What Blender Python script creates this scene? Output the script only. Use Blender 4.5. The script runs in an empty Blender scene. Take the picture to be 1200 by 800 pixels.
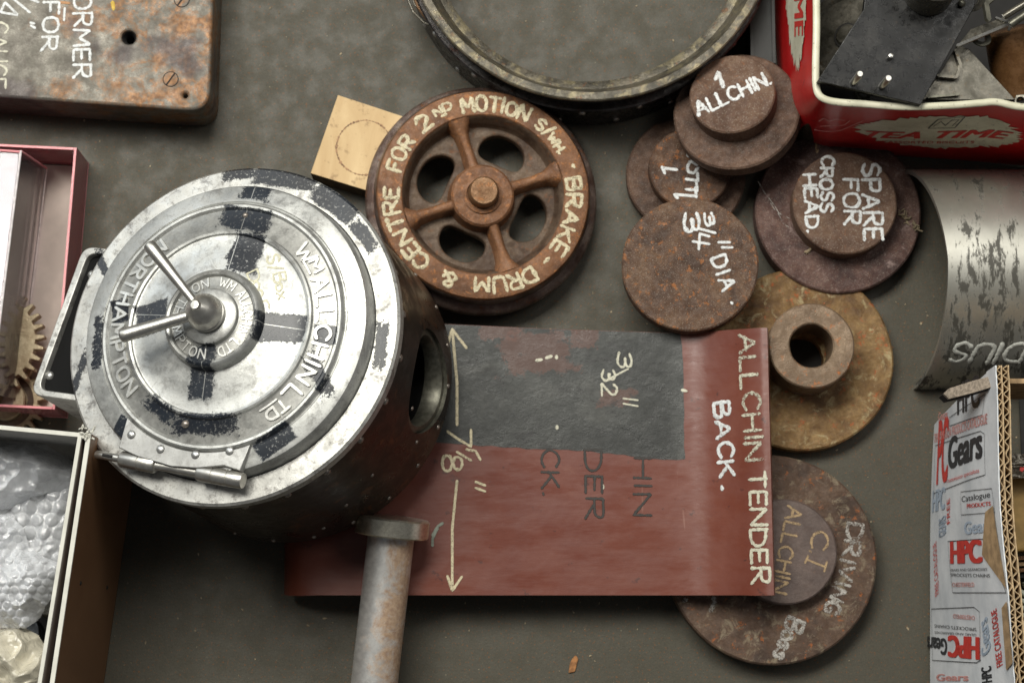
import bpy, bmesh, math, random
from math import sin, cos, pi, radians, sqrt, atan2, hypot
from mathutils import Vector, Matrix, noise
S = .001                                     # everything below is written in millimetres
scene = bpy.context.scene
col = scene.collection
# ------------------------------------------------------------------ camera
F, TILT, DIST = 2600., radians(9.4), 1580.
CP = Vector((0, -DIST*sin(TILT), DIST*cos(TILT)))
FW = Vector((0, sin(TILT), -cos(TILT))); UP = Vector((0, cos(TILT), sin(TILT))); RT = Vector((1, 0, 0))
cd = bpy.data.cameras.new('camera'); cam = bpy.data.objects.new('camera', cd); col.objects.link(cam)
cam.location = CP*S; cam.rotation_euler = (TILT, 0, 0)
cd.sensor_width = 36; cd.lens = 36*F/1200; cd.clip_start = .05; cd.clip_end = 50
cd.dof.use_dof = True; cd.dof.focus_distance = 1.42; cd.dof.aperture_fstop = 11
scene.camera = cam
# ------------------------------------------------------------------ world, lamps, exposure
w = bpy.data.worlds.new('World'); scene.world = w; w.use_nodes = True
w.node_tree.nodes['Background'].inputs[0].default_value = (.95, .97, 1, 1)
w.node_tree.nodes['Background'].inputs[1].default_value = .078
def area(name, loc, target, sx, sy, power, colr):
    l = bpy.data.lights.new(name, 'AREA'); l.shape = 'RECTANGLE'; l.size = sx; l.size_y = sy; l.energy = power; l.color = colr
    o = bpy.data.objects.new(name, l); col.objects.link(o); o.location = loc
    o.rotation_euler = (Vector(target)-Vector(loc)).to_track_quat('-Z', 'Y').to_euler()
area('skylight', (-.46, .93, 2.06), (0, .05, 0), 1.6, .7, 62, (1, .975, .90))
area('window_light', (-2.3, 1.7, 1.5), (0, 0, .1), 1.7, 1.3, 17, (.90, .96, 1))
area('right_fill', (1.15, .62, 2.1), (.3, .1, 0), .9, .7, 8, (1, .98, .93))  # fill lamp added at the right to brighten the curved sheet
scene.view_settings.view_transform = 'Standard'; scene.view_settings.look = 'None'
scene.view_settings.exposure = 0; scene.view_settings.gamma = 1
scene.render.engine = 'CYCLES'
# ------------------------------------------------------------------ measuring helpers (photo pixel -> point at a real height)
def ray(px, py): return FW*F + RT*(px-600) + UP*(400-py)
def at(px, py, z=0.):
    d = ray(px, py); return CP + d*((z-CP.z)/d.z)
def mmpp(px, py, z=0.): return (at(px, py, z)-CP).dot(FW)/F
def lean(px, py, deg, dx, dy):
    v = -ray(px, py).normalized(); e = RT*dx+UP*dy; e = (e-v*e.dot(v)).normalized()
    return v*cos(radians(deg))+e*sin(radians(deg))
class Fr:
    def __init__(s, o, n=(0, 0, 1), xd=(1, 0, 0)):
        s.o = Vector(o); s.z = Vector(n).normalized(); xd = Vector(xd)
        s.x = (xd-s.z*xd.dot(s.z)).normalized(); s.y = s.z.cross(s.x)
    def w(s, x, y, z=0): return s.o+s.x*x+s.y*y+s.z*z
    def px(s, px, py, z=0.):
        d = ray(px, py); p = s.o+s.z*z; q = CP+d*((p-CP).dot(s.z)/d.dot(s.z))-s.o
        return (q.dot(s.x), q.dot(s.y))
    def mat(s):
        m = Matrix((s.x, s.y, s.z)).transposed().to_4x4(); m.translation = s.o*S; return m
def tag(o, label, cat, group=None):
    o['label'] = label; o['category'] = cat
    if group: o['group'] = group
    return o
def thing(name, label, cat, fr, group=None):
    o = bpy.data.objects.new(name, None); o.empty_display_size = .01; col.objects.link(o)
    o.matrix_world = fr.mat(); return tag(o, label, cat, group)
# ------------------------------------------------------------------ mesh builder
class M:
    def __init__(s): s.v = []; s.f = []
    def add(s, vs, fs):
        b = len(s.v); s.v += [tuple(v) for v in vs]; s.f += [tuple(b+i for i in f) for f in fs]; return s
    def lathe(s, prof, seg=96, c=(0, 0), closed=False, wob=0., seed=0, z0=0):
        rings = []
        for k in range(seg):
            a = 2*pi*k/seg; r_ = []
            for (r, z) in prof:
                rr = r+(wob*(noise.noise((cos(a)*2+seed, sin(a)*2, z*.05))+.35*noise.noise((cos(a)*14+seed, sin(a)*14, z*.1))-1.3*max(0, noise.noise((cos(a)*9, sin(a)*9+seed, z*.2))-.42)) if r > 1 else 0)
                r_.append((c[0]+rr*cos(a), c[1]+rr*sin(a), z+z0))
            rings.append(r_)
        n = len(prof); vs = [p for r in rings for p in r]; fs = []
        for k in range(seg):
            k2 = (k+1) % seg
            for i in range(n if closed else n-1):
                j = (i+1) % n; fs.append((k*n+i, k2*n+i, k2*n+j, k*n+j))
        return s.add(vs, fs)
    def box(s, x0, x1, y0, y1, z0, z1):
        v = [(x, y, z) for z in (z0, z1) for y in (y0, y1) for x in (x0, x1)]
        return s.add(v, [(0, 2, 3, 1), (4, 5, 7, 6), (0, 1, 5, 4), (2, 6, 7, 3), (0, 4, 6, 2), (1, 3, 7, 5)])
    def hexa(s, bot, top):
        n = len(bot); v = list(bot)+list(top)
        return s.add(v, [tuple(reversed(range(n))), tuple(range(n, 2*n))]+[(i, (i+1) % n, n+(i+1) % n, n+i) for i in range(n)])
    def tube(s, pts, r, seg=16, cap=True):
        pts = [Vector(p) for p in pts]; n = len(pts); rs = r if isinstance(r, (list, tuple)) else [r]*n
        b = len(s.v); up = None
        for i, p in enumerate(pts):
            t = (pts[min(i+1, n-1)]-pts[max(i-1, 0)]).normalized()
            if t.length < .5: t = Vector((0, 0, 1))
            if up is None: up = Vector((0, 0, 1)) if abs(t.z) < .9 else Vector((1, 0, 0))
            u = (up-t*up.dot(t)).normalized(); up = u; q = t.cross(u)
            for k in range(seg):
                a = 2*pi*k/seg; s.v.append(tuple(p+u*(rs[i]*cos(a))+q*(rs[i]*sin(a))))
        for i in range(n-1):
            for k in range(seg):
                k2 = (k+1) % seg; s.f.append((b+i*seg+k, b+i*seg+k2, b+(i+1)*seg+k2, b+(i+1)*seg+k))
        if cap:
            s.f.append(tuple(b+k for k in reversed(range(seg)))); s.f.append(tuple(b+(n-1)*seg+k for k in range(seg)))
        return s
    def turned(s, p0, p1, prof, seg=32):       # prof: (fraction 0..1 or mm along, radius) along p0->p1
        p0 = Vector(p0); d = (Vector(p1)-p0); L = d.length; d.normalize()
        u = d.orthogonal().normalized(); q = d.cross(u); b = len(s.v); n = len(prof)
        for (t, r) in prof:
            for k in range(seg):
                a = 2*pi*k/seg; s.v.append(tuple(p0+d*(t*L)+u*(r*cos(a))+q*(r*sin(a))))
        for i in range(n-1):
            for k in range(seg):
                k2 = (k+1) % seg; s.f.append((b+i*seg+k, b+i*seg+k2, b+(i+1)*seg+k2, b+(i+1)*seg+k))
        s.f.append(tuple(b+k for k in reversed(range(seg)))); s.f.append(tuple(b+(n-1)*seg+k for k in range(seg)))
        return s
    def dome(s, c, r, h, seg=12, n=(0, 0, 1)):
        f = Fr(c, n); b = len(s.v)
        for j in range(4):
            a = pi/2*j/4
            for k in range(seg): s.v.append(tuple(f.w(r*cos(a)*cos(2*pi*k/seg), r*cos(a)*sin(2*pi*k/seg), h*sin(a))))
        s.v.append(tuple(f.w(0, 0, h)))
        for j in range(3):
            for k in range(seg):
                k2 = (k+1) % seg; s.f.append((b+j*seg+k, b+j*seg+k2, b+(j+1)*seg+k2, b+(j+1)*seg+k))
        for k in range(seg): s.f.append((b+3*seg+k, b+3*seg+(k+1) % seg, b+4*seg))
        return s
    def grid(s, fn, nu, nv, flip=False):
        b = len(s.v)
        for j in range(nv+1):
            for i in range(nu+1): s.v.append(tuple(fn(i/nu, j/nv)))
        for j in range(nv):
            for i in range(nu):
                q = (b+j*(nu+1)+i, b+j*(nu+1)+i+1, b+(j+1)*(nu+1)+i+1, b+(j+1)*(nu+1)+i)
                s.f.append(q[::-1] if flip else q)
        return s
    def ribbon(s, pts, wd, fn, h=.25, seed=0, taper=True, rough=.12):
        """hand-drawn stroke: raised strip on a surface; fn(x,y,h)->3D"""
        pts = [Vector(p) for p in pts]
        L = sum((b-a).length for a, b in zip(pts, pts[1:]))
        if L < 1e-6: return s
        n = max(2, int(L/(wd*.45))+1); out = []; seg = 0; acc = 0
        for k in range(n+1):
            t = L*k/n
            while seg < len(pts)-2 and acc+(pts[seg+1]-pts[seg]).length < t-1e-9: acc += (pts[seg+1]-pts[seg]).length; seg += 1
            l = (pts[seg+1]-pts[seg]).length or 1; out.append(pts[seg].lerp(pts[seg+1], min(1, (t-acc)/l)))
        d0 = (out[1]-out[0]).normalized(); d1 = (out[-1]-out[-2]).normalized()
        out = [out[0]-d0*wd*.42]+out+[out[-1]+d1*wd*.42]; m = len(out); b = len(s.v)
        for i, p in enumerate(out):
            d = (out[min(i+1, m-1)]-out[max(i-1, 0)]).normalized(); nn = Vector((-d.y, d.x))
            k = wd*.5*(1+rough*1.6*noise.noise((seed*3.1+i*.5, seed*1.7, 0)))
            ra = k*(1+rough*noise.noise((i*1.3, seed*2., 5))); rb = k*(1+rough*noise.noise((i*1.3, seed*2., 9)))
            if i in (0, m-1): ra *= .35; rb *= .35
            for (o_, hh) in ((ra, -.05), (ra*.8, h+.03*i/m), (-rb*.8, h+.03*i/m), (-rb, -.05)):
                q = p+nn*o_; s.v.append(tuple(fn(q.x, q.y, hh)))
        for i in range(m-1):
            for k in range(3): s.f.append((b+i*4+k, b+(i+1)*4+k, b+(i+1)*4+k+1, b+i*4+k+1))
        s.f.append((b, b+1, b+2, b+3)); e = b+(m-1)*4; s.f.append((e+3, e+2, e+1, e))
        return s
    def build(s, name, mat, parent=None, ang=38, kind=None, flat=False):
        me = bpy.data.meshes.new(name); me.from_pydata([(x*S, y*S, z*S) for x, y, z in s.v], [], s.f)
        bm = bmesh.new(); bm.from_mesh(me); bmesh.ops.recalc_face_normals(bm, faces=bm.faces); bm.to_mesh(me); bm.free()
        if not flat:
            me.polygons.foreach_set('use_smooth', [True]*len(me.polygons)); me.set_sharp_from_angle(angle=radians(ang))
        me.materials.append(mat); o = bpy.data.objects.new(name, me); col.objects.link(o)
        if parent: o.parent = parent
        if kind: o['kind'] = kind
        return o
def from_curve(cu, name, mat, parent, fn=None, ang=35):
    o = bpy.data.objects.new('tmp', cu); col.objects.link(o); bpy.context.view_layer.update()
    ev = o.evaluated_get(bpy.context.evaluated_depsgraph_get()); me = bpy.data.meshes.new_from_object(ev)
    bpy.data.objects.remove(o)
    if fn:
        for v in me.vertices: v.co = Vector(fn(v.co.x, v.co.y, v.co.z))
    me.polygons.foreach_set('use_smooth', [True]*len(me.polygons)); me.set_sharp_from_angle(angle=radians(ang))
    me.materials.clear(); me.materials.append(mat); r = bpy.data.objects.new(name, me); me.name = name; col.objects.link(r)
    if parent: r.parent = parent
    return r
def plate2d(loops, z0, z1, name, mat, parent, bev=.6, ang=35):
    cu = bpy.data.curves.new(name, 'CURVE'); cu.dimensions = '2D'; cu.fill_mode = 'BOTH'
    cu.extrude = ((z1-z0)/2-bev)*S; cu.bevel_depth = bev*S; cu.bevel_resolution = 2; cu.offset = -bev*S
    for lp in loops:
        sp = cu.splines.new('POLY'); sp.points.add(len(lp)-1); sp.use_cyclic_u = True
        for p, q in zip(sp.points, lp): p.co = (q[0]*S, q[1]*S, 0, 1)
    return from_curve(cu, name, mat, parent, lambda x, y, z: (x, y, z+(z0+z1)/2*S), ang)
def circle(cx, cy, r, n=64, wob=0, seed=0):
    return [(cx+(r+wob*noise.noise((cos(2*pi*k/n)*2+seed, sin(2*pi*k/n)*2, 0)))*cos(2*pi*k/n), cy+(r+wob*noise.noise((cos(2*pi*k/n)*2+seed, sin(2*pi*k/n)*2, 0)))*sin(2*pi*k/n)) for k in range(n)]
def rounded(pts, r, n=8):
    out = []; m = len(pts)
    for i in range(m):
        p = Vector(pts[i]); a = (Vector(pts[i-1])-p).normalized(); b = (Vector(pts[(i+1) % m])-p).normalized()
        for k in range(n+1):
            t = k/n; p0 = p+a*r; p1 = p+b*r; out.append(tuple(p0*(1-t)**2+p*2*t*(1-t)+p1*t*t))
    return out
# ------------------------------------------------------------------ handwriting: single-stroke letters, c = curved
G = {
'A': (.72, ['0,0 .36,1 .72,0', '.14,.34 .6,.34']), 'B': (.62, ['0,0 0,1', 'c0,1 .5,.98 .52,.74 .4,.56 0,.53', 'c0,.53 .55,.5 .62,.26 .5,.03 0,0']),
'C': (.66, ['c.64,.84 .4,1 .15,.88 0,.5 .14,.12 .4,0 .66,.16']), 'D': (.66, ['0,0 0,1', 'c0,1 .4,.95 .64,.7 .64,.3 .42,.05 0,0']),
'E': (.54, ['.54,1 0,1 0,0 .54,0', '0,.52 .44,.52']), 'F': (.52, ['0,0 0,1 .54,1', '0,.52 .42,.52']),
'G': (.68, ['c.64,.84 .4,1 .15,.88 0,.5 .14,.12 .4,0 .66,.16', '.66,.16 .66,.45 .4,.45']), 'H': (.64, ['0,0 0,1', '.64,0 .64,1', '0,.5 .64,.5']),
'I': (.1, ['.05,0 .05,1']), 'J': (.5, ['.45,1 .45,.2 .25,0 0,.15']), 'K': (.62, ['0,0 0,1', '.58,1 0,.42', '.16,.56 .62,0']), 'L': (.52, ['0,1 0,0 .52,0']),
'M': (.8, ['0,0 .06,1 .4,.3 .74,1 .8,0']), 'N': (.66, ['0,0 0,1 .66,0 .66,1']), 'O': (.7, ['c.35,1 .08,.85 0,.5 .1,.12 .35,0 .6,.12 .7,.5 .6,.86 .35,1']),
'P': (.58, ['0,0 0,1', 'c0,1 .5,.98 .58,.74 .45,.5 0,.46']), 'R': (.62, ['0,0 0,1', 'c0,1 .52,.98 .58,.75 .45,.52 0,.48', '.22,.48 .64,0']),
'S': (.58, ['c.56,.86 .3,1 .05,.85 .06,.62 .3,.52 .54,.38 .54,.14 .28,0 0,.14']), 'T': (.62, ['.31,0 .31,1', '0,1 .62,1']),
'U': (.64, ['0,1 0,.45', 'c0,.45 .04,.1 .32,0 .6,.1 .64,.45', '.64,.45 .64,1']), 'V': (.66, ['0,1 .33,0 .66,1']), 'W': (.9, ['0,1 .2,0 .45,.75 .7,0 .9,1']),
'X': (.6, ['0,0 .6,1', '0,1 .6,0']), 'Y': (.6, ['0,1 .3,.5 .6,1', '.3,.5 .3,0']),
'1': (.22, ['0,.72 .2,1 .2,0']), '2': (.6, ['c.02,.78 .2,1 .5,.92 .55,.66 .3,.35 0,.02', '0,.02 .62,.04']),
'3': (.56, ['c.02,.86 .28,1 .52,.86 .46,.6 .2,.53', 'c.2,.53 .5,.48 .56,.22 .36,0 0,.12']), '4': (.6, ['.45,0 .45,1 0,.3 .62,.3']),
'7': (.56, ['0,1 .56,1 .2,0']), '8': (.56, ['c.28,.53 .04,.66 .06,.9 .28,1 .5,.9 .5,.66 .28,.53 .02,.36 .02,.1 .28,0 .54,.1 .54,.36 .28,.53']),
'/': (.4, ['0,-.08 .4,1.05']), '"': (.24, ['.02,1 .0,.68', '.24,1 .2,.68']), '-': (.34, ['0,.48 .34,.5']), '.': (.06, ['0,.03 .05,.05']), '*': (.06, ['0,.5 .05,.52']),
'&': (.68, ['c.66,0 .3,.4 .1,.72 .2,.98 .42,.96 .44,.72 .06,.38 .04,.12 .25,0 .52,.12 .64,.42']),
'm': (.6, ['0,0 0,.6', 'c0,.4 .14,.62 .28,.45 .28,0', 'c.28,.4 .44,.62 .58,.45 .58,0']), 'o': (.44, ['c.22,.6 .02,.5 0,.28 .1,.03 .24,0 .42,.12 .44,.36 .22,.6']),
'x': (.42, ['0,.6 .42,0', '0,0 .42,.6']), 'r': (.34, ['0,.6 0,0', 'c0,.4 .14,.6 .34,.56']), 's': (.4, ['c.38,.5 .18,.62 .04,.48 .2,.32 .38,.18 .2,0 0,.1']),
'f': (.4, ['c.4,.95 .2,1 .16,.8 .14,-.1', '0,.5 .34,.5']), ' ': (.34, []),
}
def smooth(p):
    if len(p) < 3: return p
    out = []; q = [p[0]*2-p[1]]+p+[p[-1]*2-p[-2]]
    for i in range(1, len(q)-2):
        for k in range(6):
            t = k/6; a, b, c, d = q[i-1:i+3]
            out.append(.5*((2*b)+(c-a)*t+(2*a-5*b+4*c-d)*t*t+(3*b-a-3*c+d)*t**3))
    return out+[p[-1]]
def strokes(text, gap=.2):
    x = 0; res = []
    for ch in text:
        w_, st = G[ch]
        for q in st:
            cv = q[0] == 'c'; pts = [Vector(tuple(map(float, a.split(',')))) for a in (q[1:] if cv else q).split()]
            if cv: pts = smooth(pts)
            res.append([Vector((p.x+x, p.y)) for p in pts])
        x += w_+gap
    return x-gap, res
def hand(text, p0, p1, h, fn, wd, name, mat, parent, hh=.25, seed=1, gap=.2, jit=.05, slant=0., arc=None, rough=.34):
    """straight: baseline p0->p1 (2-D), cap height h.  arc=(cx,cy,r,a0,a1): around a centre, degrees."""
    W, st = strokes(text, gap); m = M(); rnd = random.Random(seed)
    for i, s_ in enumerate(st):
        jx, jy, js = rnd.uniform(-jit, jit)*.5, rnd.uniform(-jit, jit), 1+rnd.uniform(-jit, jit); pts = []
        for q in s_:
            x, y = (q.x+slant*q.y+jx*.6), q.y*js+jy
            x += .02*noise.noise((x*2, y*2, seed+i)); y += .03*noise.noise((x*2, y*2, seed+i+7))
            if arc:
                cx, cy, r, a0, a1 = arc; a = radians(a0+(a1-a0)*x/W); rr = r+(y*h if a1 < a0 else -y*h)
                pts.append((cx+rr*cos(a), cy+rr*sin(a)))
            else:
                a = Vector(p0); d = Vector(p1)-a; nn = Vector((-d.y, d.x)).normalized(); pts.append(tuple(a+d*(x/W)+nn*(y*h)))
        m.ribbon(pts, wd*1.10, fn, h=hh+.022*(i % 9), seed=seed*5+i, rough=rough)
    return m.build(name, mat, parent, ang=50)
def handpx(fr, text, q0, q1, hpx, z, wpx, name, mat, parent, **k):
    p0 = fr.px(*q0, z); p1 = fr.px(*q1, z); s_ = mmpp(*q0, fr.o.z+z)
    return hand(text, p0, p1, hpx*s_, k.pop('fn', lambda x, y, h: (x, y, z+h)), wpx*s_, name, mat, parent, **k)
def linepx(fr, pts, z, wpx, name, mat, parent, seed=3, hh=.25, rough=.14):
    m = M(); s_ = mmpp(*pts[0][0], fr.o.z+z)
    for i, p in enumerate(pts): m.ribbon([fr.px(*q, z) for q in p], wpx*1.1*s_, lambda x, y, h: (x, y, z+h), seed=seed+i, h=hh+.03*i, rough=rough)
    return m.build(name, mat, parent, ang=50)
def printed(text, p0, p1, h, fr, name, mat, parent, z=.3, bold=0., shear=0., depth=0.):
    """flat print in the plane of frame fr (local 2-D points)"""
    cu = bpy.data.curves.new(name, 'FONT'); cu.body = text; cu.size = 1; cu.fill_mode = 'BOTH'; cu.shear = shear
    o = bpy.data.objects.new('tmp', cu); col.objects.link(o); bpy.context.view_layer.update()
    me = bpy.data.meshes.new_from_object(o.evaluated_get(bpy.context.evaluated_depsgraph_get())); bpy.data.objects.remove(o)
    xs = [v.co.x for v in me.vertices]; x0, x1 = min(xs), max(xs)
    a = Vector(p0); d = Vector(p1)-a; nn = Vector((-d.y, d.x)).normalized()
    bm = bmesh.new(); bm.from_mesh(me)
    if len(bm.faces) and bold > .01:
        src = list(bm.faces)
        for k, (ox, oy) in enumerate(((bold, 0), (0, bold*.6), (bold, bold*.6), (bold*2, 0), (bold*2, bold*.6))):
            nw = bmesh.ops.duplicate(bm, geom=src)['geom']
            for e in nw:
                if isinstance(e, bmesh.types.BMVert): e.co += Vector((ox, oy, (k+1)*.001))
    bm.to_mesh(me); bm.free()
    for v in me.vertices:
        q = a+d*((v.co.x-x0)/(x1-x0))+nn*(v.co.y/.73*h); v.co = Vector((q.x, q.y, z+v.co.z*18))*S
    me.materials.clear(); me.materials.append(mat); me.name = name
    r = bpy.data.objects.new(name, me); col.objects.link(r); r.parent = parent; return r
# ------------------------------------------------------------------ materials
class Mat:
    def __init__(s, name):
        s.m = bpy.data.materials.new(name); s.m.use_nodes = True; s.t = s.m.node_tree; s.n = s.t.nodes; s.l = s.t.links
        s.b = s.n['Principled BSDF']; s.out = s.n['Material Output']; s.tc = s.n.new('ShaderNodeTexCoord').outputs['Object']
    def set(s, k, v):
        i = s.b.inputs[k]
        if hasattr(v, 'is_output') or isinstance(v, bpy.types.NodeSocket): s.l.new(v, i)
        else: i.default_value = v if not isinstance(v, tuple) or len(v) != 3 or i.type != 'RGBA' else (*v, 1)
        return s
    def _in(s, i, v):
        if isinstance(v, bpy.types.NodeSocket): s.l.new(v, i)
        elif i.type == 'RGBA': i.default_value = (*v, 1) if isinstance(v, tuple) else (v, v, v, 1)
        else: i.default_value = v
    def noise(s, sc, det=4, rough=.6, dist=0, scale=None, off=None):      # sc in features per mm
        n = s.n.new('ShaderNodeTexNoise'); vec = s.tc
        if scale or off:
            mp = s.n.new('ShaderNodeMapping'); s.l.new(vec, mp.inputs[0]); vec = mp.outputs[0]
            if scale: mp.inputs['Scale'].default_value = scale
            if off: mp.inputs['Location'].default_value = off
        s.l.new(vec, n.inputs['Vector']); n.inputs['Scale'].default_value = sc*1000; n.inputs['Detail'].default_value = det
        n.inputs['Roughness'].default_value = rough; n.inputs['Distortion'].default_value = dist
        return s.math('ADD', s.math('MULTIPLY', n.outputs['Fac'], 1.75), -.375)
    def voro(s, sc, feat='F1', out='Distance'):
        n = s.n.new('ShaderNodeTexVoronoi'); n.feature = feat; s.l.new(s.tc, n.inputs['Vector']); n.inputs['Scale'].default_value = sc*1000
        return n.outputs[out]
    def ramp(s, f, stops, mode='LINEAR'):
        n = s.n.new('ShaderNodeValToRGB'); s._in(n.inputs[0], f); cr = n.color_ramp; cr.interpolation = mode
        while len(cr.elements) < len(stops): cr.elements.new(.5)
        for e, (p, c) in zip(cr.elements, stops):
            e.position = p; e.color = (c, c, c, 1) if isinstance(c, (int, float)) else (*c, 1)
        return n.outputs[0]
    def mix(s, f, a, b, mode='MIX'):
        n = s.n.new('ShaderNodeMix'); n.data_type = 'RGBA'; n.blend_type = mode; s._in(n.inputs[0], f); s._in(n.inputs[6], a); s._in(n.inputs[7], b)
        return n.outputs[2]
    def math(s, op, a, b=0., c=0.):
        n = s.n.new('ShaderNodeMath'); n.operation = op; s._in(n.inputs[0], a); s._in(n.inputs[1], b); s._in(n.inputs[2], c); return n.outputs[0]
    def xyz(s):
        n = s.n.new('ShaderNodeSeparateXYZ'); s.l.new(s.tc, n.inputs[0]); return n.outputs
    def patch(s, cx, cy, a, b, deg, k=.5, nz=None):      # ragged-edged rectangle of paint, 0..1
        mp = s.n.new('ShaderNodeMapping'); mp.vector_type = 'TEXTURE'; s.l.new(s.tc, mp.inputs[0])
        mp.inputs['Location'].default_value = (cx*S, cy*S, 0); mp.inputs['Rotation'].default_value = (0, 0, radians(deg)); mp.inputs['Scale'].default_value = (a*S, b*S, 1)
        sp = s.n.new('ShaderNodeSeparateXYZ'); s.l.new(mp.outputs[0], sp.inputs[0])
        m = s.math('MAXIMUM', s.math('ABSOLUTE', sp.outputs[0]), s.math('ABSOLUTE', sp.outputs[1]))
        v = s.math('SUBTRACT', 1., m); v = s.math('ADD', v, s.math('MULTIPLY', s.math('SUBTRACT', nz, .5), k))
        return s.ramp(v, [(0, 0), (.09, 1)])
    def bump(s, h, dist=.1, strength=1.):       # dist in mm
        n = s.n.new('ShaderNodeBump'); s._in(n.inputs['Height'], h); n.inputs['Distance'].default_value = dist*S; n.inputs['Strength'].default_value = strength
        prev = s.b.inputs['Normal']
        if prev.is_linked: s.l.new(prev.links[0].from_socket, n.inputs['Normal'])
        s.l.new(n.outputs[0], prev); return s
def simple(name, c, rough=.6, metal=0., nz=.12, sc=.3, bump=0.):
    m = Mat(name); n = m.noise(sc, 5); d = tuple(x*(1-nz*2) for x in c); b = tuple(min(1, x*(1+nz)) for x in c)
    m.set('Base Color', m.ramp(n, [(.3, d), (.7, b)])).set('Roughness', rough).set('Metallic', metal)
    if bump: m.bump(m.noise(sc*4, 4), bump)
    return m.m
def rust(name, dark, mid, light, spot=(.22, .07, .02), amt=.66, rough=.72, metal=.15, pale=None, paleamt=.68, seed=0., bump=.25, dust=.0):
    m = Mat(name); o = (seed, seed*.7, 0)
    c = m.ramp(m.noise(.045, 6, .65, .4, off=o), [(.28, dark), (.5, mid), (.74, light)])
    c = m.mix(m.ramp(m.noise(.5, 5, .7, off=o), [(.3, 0), (.75, .55)]), c, dark)
    c = m.mix(m.ramp(m.noise(.16, 7, .75, .3, off=(seed+3, 1, 0)), [(amt, 0), (amt+.1, .85)]), c, spot)
    if pale: c = m.mix(m.ramp(m.noise(.09, 7, .75, .6, off=(seed+5, 2, 0)), [(paleamt-.12, 0), (paleamt+.06, .8)]), c, pale)
    if dust: c = m.mix(m.ramp(m.noise(1.1, 3, .6, off=o), [(.66, 0), (.74, dust)]), c, (.33, .29, .23))
    m.set('Base Color', c).set('Roughness', m.ramp(m.noise(.2, 5, .6), [(.3, rough-.14), (.7, min(1, rough+.14))])).set('Metallic', metal)
    m.bump(m.noise(.9, 6, .7), bump).bump(m.noise(.12, 4), bump*1.5)
    return m.m
# floor
m = Mat('floor_paint')
c = m.ramp(m.noise(.008, 5, .6), [(.1, (.070, .063, .044)), (.9, (.084, .077, .057))])
c = m.mix(m.ramp(m.noise(.25, 6, .75), [(.35, 0), (.9, .4)]), c, (.045, .042, .030))
c = m.mix(m.ramp(m.noise(.05, 8, .8, .8), [(.6, 0), (.95, .25)]), c, (.085, .078, .058))
c = m.mix(m.ramp(m.voro(.11), [(.03, .7), (.06, 0)]), c, (.30, .26, .17))
c = m.mix(m.ramp(m.voro(.42), [(.05, .6), (.12, 0)]), c, (.19, .165, .11))
c = m.mix(m.ramp(m.noise(.9, 4, .75, off=(1, 1, 0)), [(.25, .5), (.5, 0)]), c, (.035, .032, .024))
c = m.mix(m.ramp(m.noise(.6, 2, .5, off=(4, 4, 0)), [(.74, 0), (.78, .8)]), c, (.16, .07, .025))
m.set('Base Color', c).set('Roughness', m.ramp(m.noise(.06, 5), [(.3, .48), (.7, .66)])).set('Specular IOR Level', .34).bump(m.noise(.5, 6, .7), .12).bump(m.noise(.03, 3), .05)
floor_m = m.m
E_RU = rust('rust_purple', (.058, .032, .021), (.112, .062, .040), (.165, .098, .065), spot=(.19, .075, .03), amt=.69, seed=1, dust=.35)
rust_brown = rust('rust_brown', (.055, .029, .018), (.105, .054, .030), (.165, .088, .048), spot=(.30, .105, .025), amt=.60, seed=7, dust=.3)
rust_disc = rust('rust_speckled', (.060, .033, .021), (.112, .061, .036), (.16, .092, .052), spot=(.33, .12, .03), amt=.61, seed=13, dust=.55)
rust_mauve = rust('rust_mauve', (.052, .027, .023), (.098, .050, .040), (.15, .083, .064), spot=(.16, .08, .05), amt=.70, seed=19, pale=(.28, .2, .18), paleamt=.74, dust=.4)
rust_boss = rust('rust_boss', (.085, .045, .028), (.135, .076, .048), (.18, .11, .07), spot=(.24, .10, .04), amt=.68, seed=23, dust=.5)
rust_gold = rust('rust_golden', (.10, .050, .016), (.21, .120, .042), (.33, .21, .085), spot=(.36, .085, .02), amt=.63, seed=29, pale=(.42, .35, .19), paleamt=.70, rough=.6, bump=.35)
rust_hub = rust('rust_hub', (.13, .085, .05), (.20, .135, .085), (.27, .19, .12), spot=(.40, .13, .03), amt=.64, seed=31, metal=.3, rough=.5, dust=.3)
rust_drive = rust('rust_driving', (.055, .033, .022), (.105, .062, .040), (.15, .095, .062), spot=(.34, .10, .02), amt=.66, seed=37, pale=(.26, .21, .14), paleamt=.68)
iron_boss = rust('iron_boss', (.085, .060, .052), (.115, .083, .071), (.14, .10, .085), spot=(.16, .09, .06), amt=.75, seed=41, metal=.2, rough=.6, bump=.12)
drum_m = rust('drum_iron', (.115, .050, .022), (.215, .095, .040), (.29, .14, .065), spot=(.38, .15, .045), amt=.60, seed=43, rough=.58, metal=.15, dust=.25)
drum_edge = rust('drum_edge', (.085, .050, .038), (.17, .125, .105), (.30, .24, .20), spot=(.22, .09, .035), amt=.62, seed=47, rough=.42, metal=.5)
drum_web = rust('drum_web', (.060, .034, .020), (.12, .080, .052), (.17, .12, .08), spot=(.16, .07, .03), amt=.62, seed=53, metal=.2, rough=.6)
bolt_m = rust('bolt_iron', (.16, .08, .035), (.25, .14, .07), (.30, .18, .10), spot=(.33, .13, .04), amt=.6, seed=59, rough=.45, metal=.5)
ring_m = rust('ring_steel', (.05, .045, .034), (.125, .112, .085), (.20, .175, .13), spot=(.16, .075, .035), amt=.65, seed=61, pale=(.26, .22, .13), paleamt=.62, rough=.42, metal=.45)
ring_side = rust('ring_side', (.035, .030, .026), (.075, .070, .068), (.12, .115, .115), spot=(.07, .03, .02), amt=.6, seed=67, rough=.33, metal=.6, bump=.08)
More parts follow.
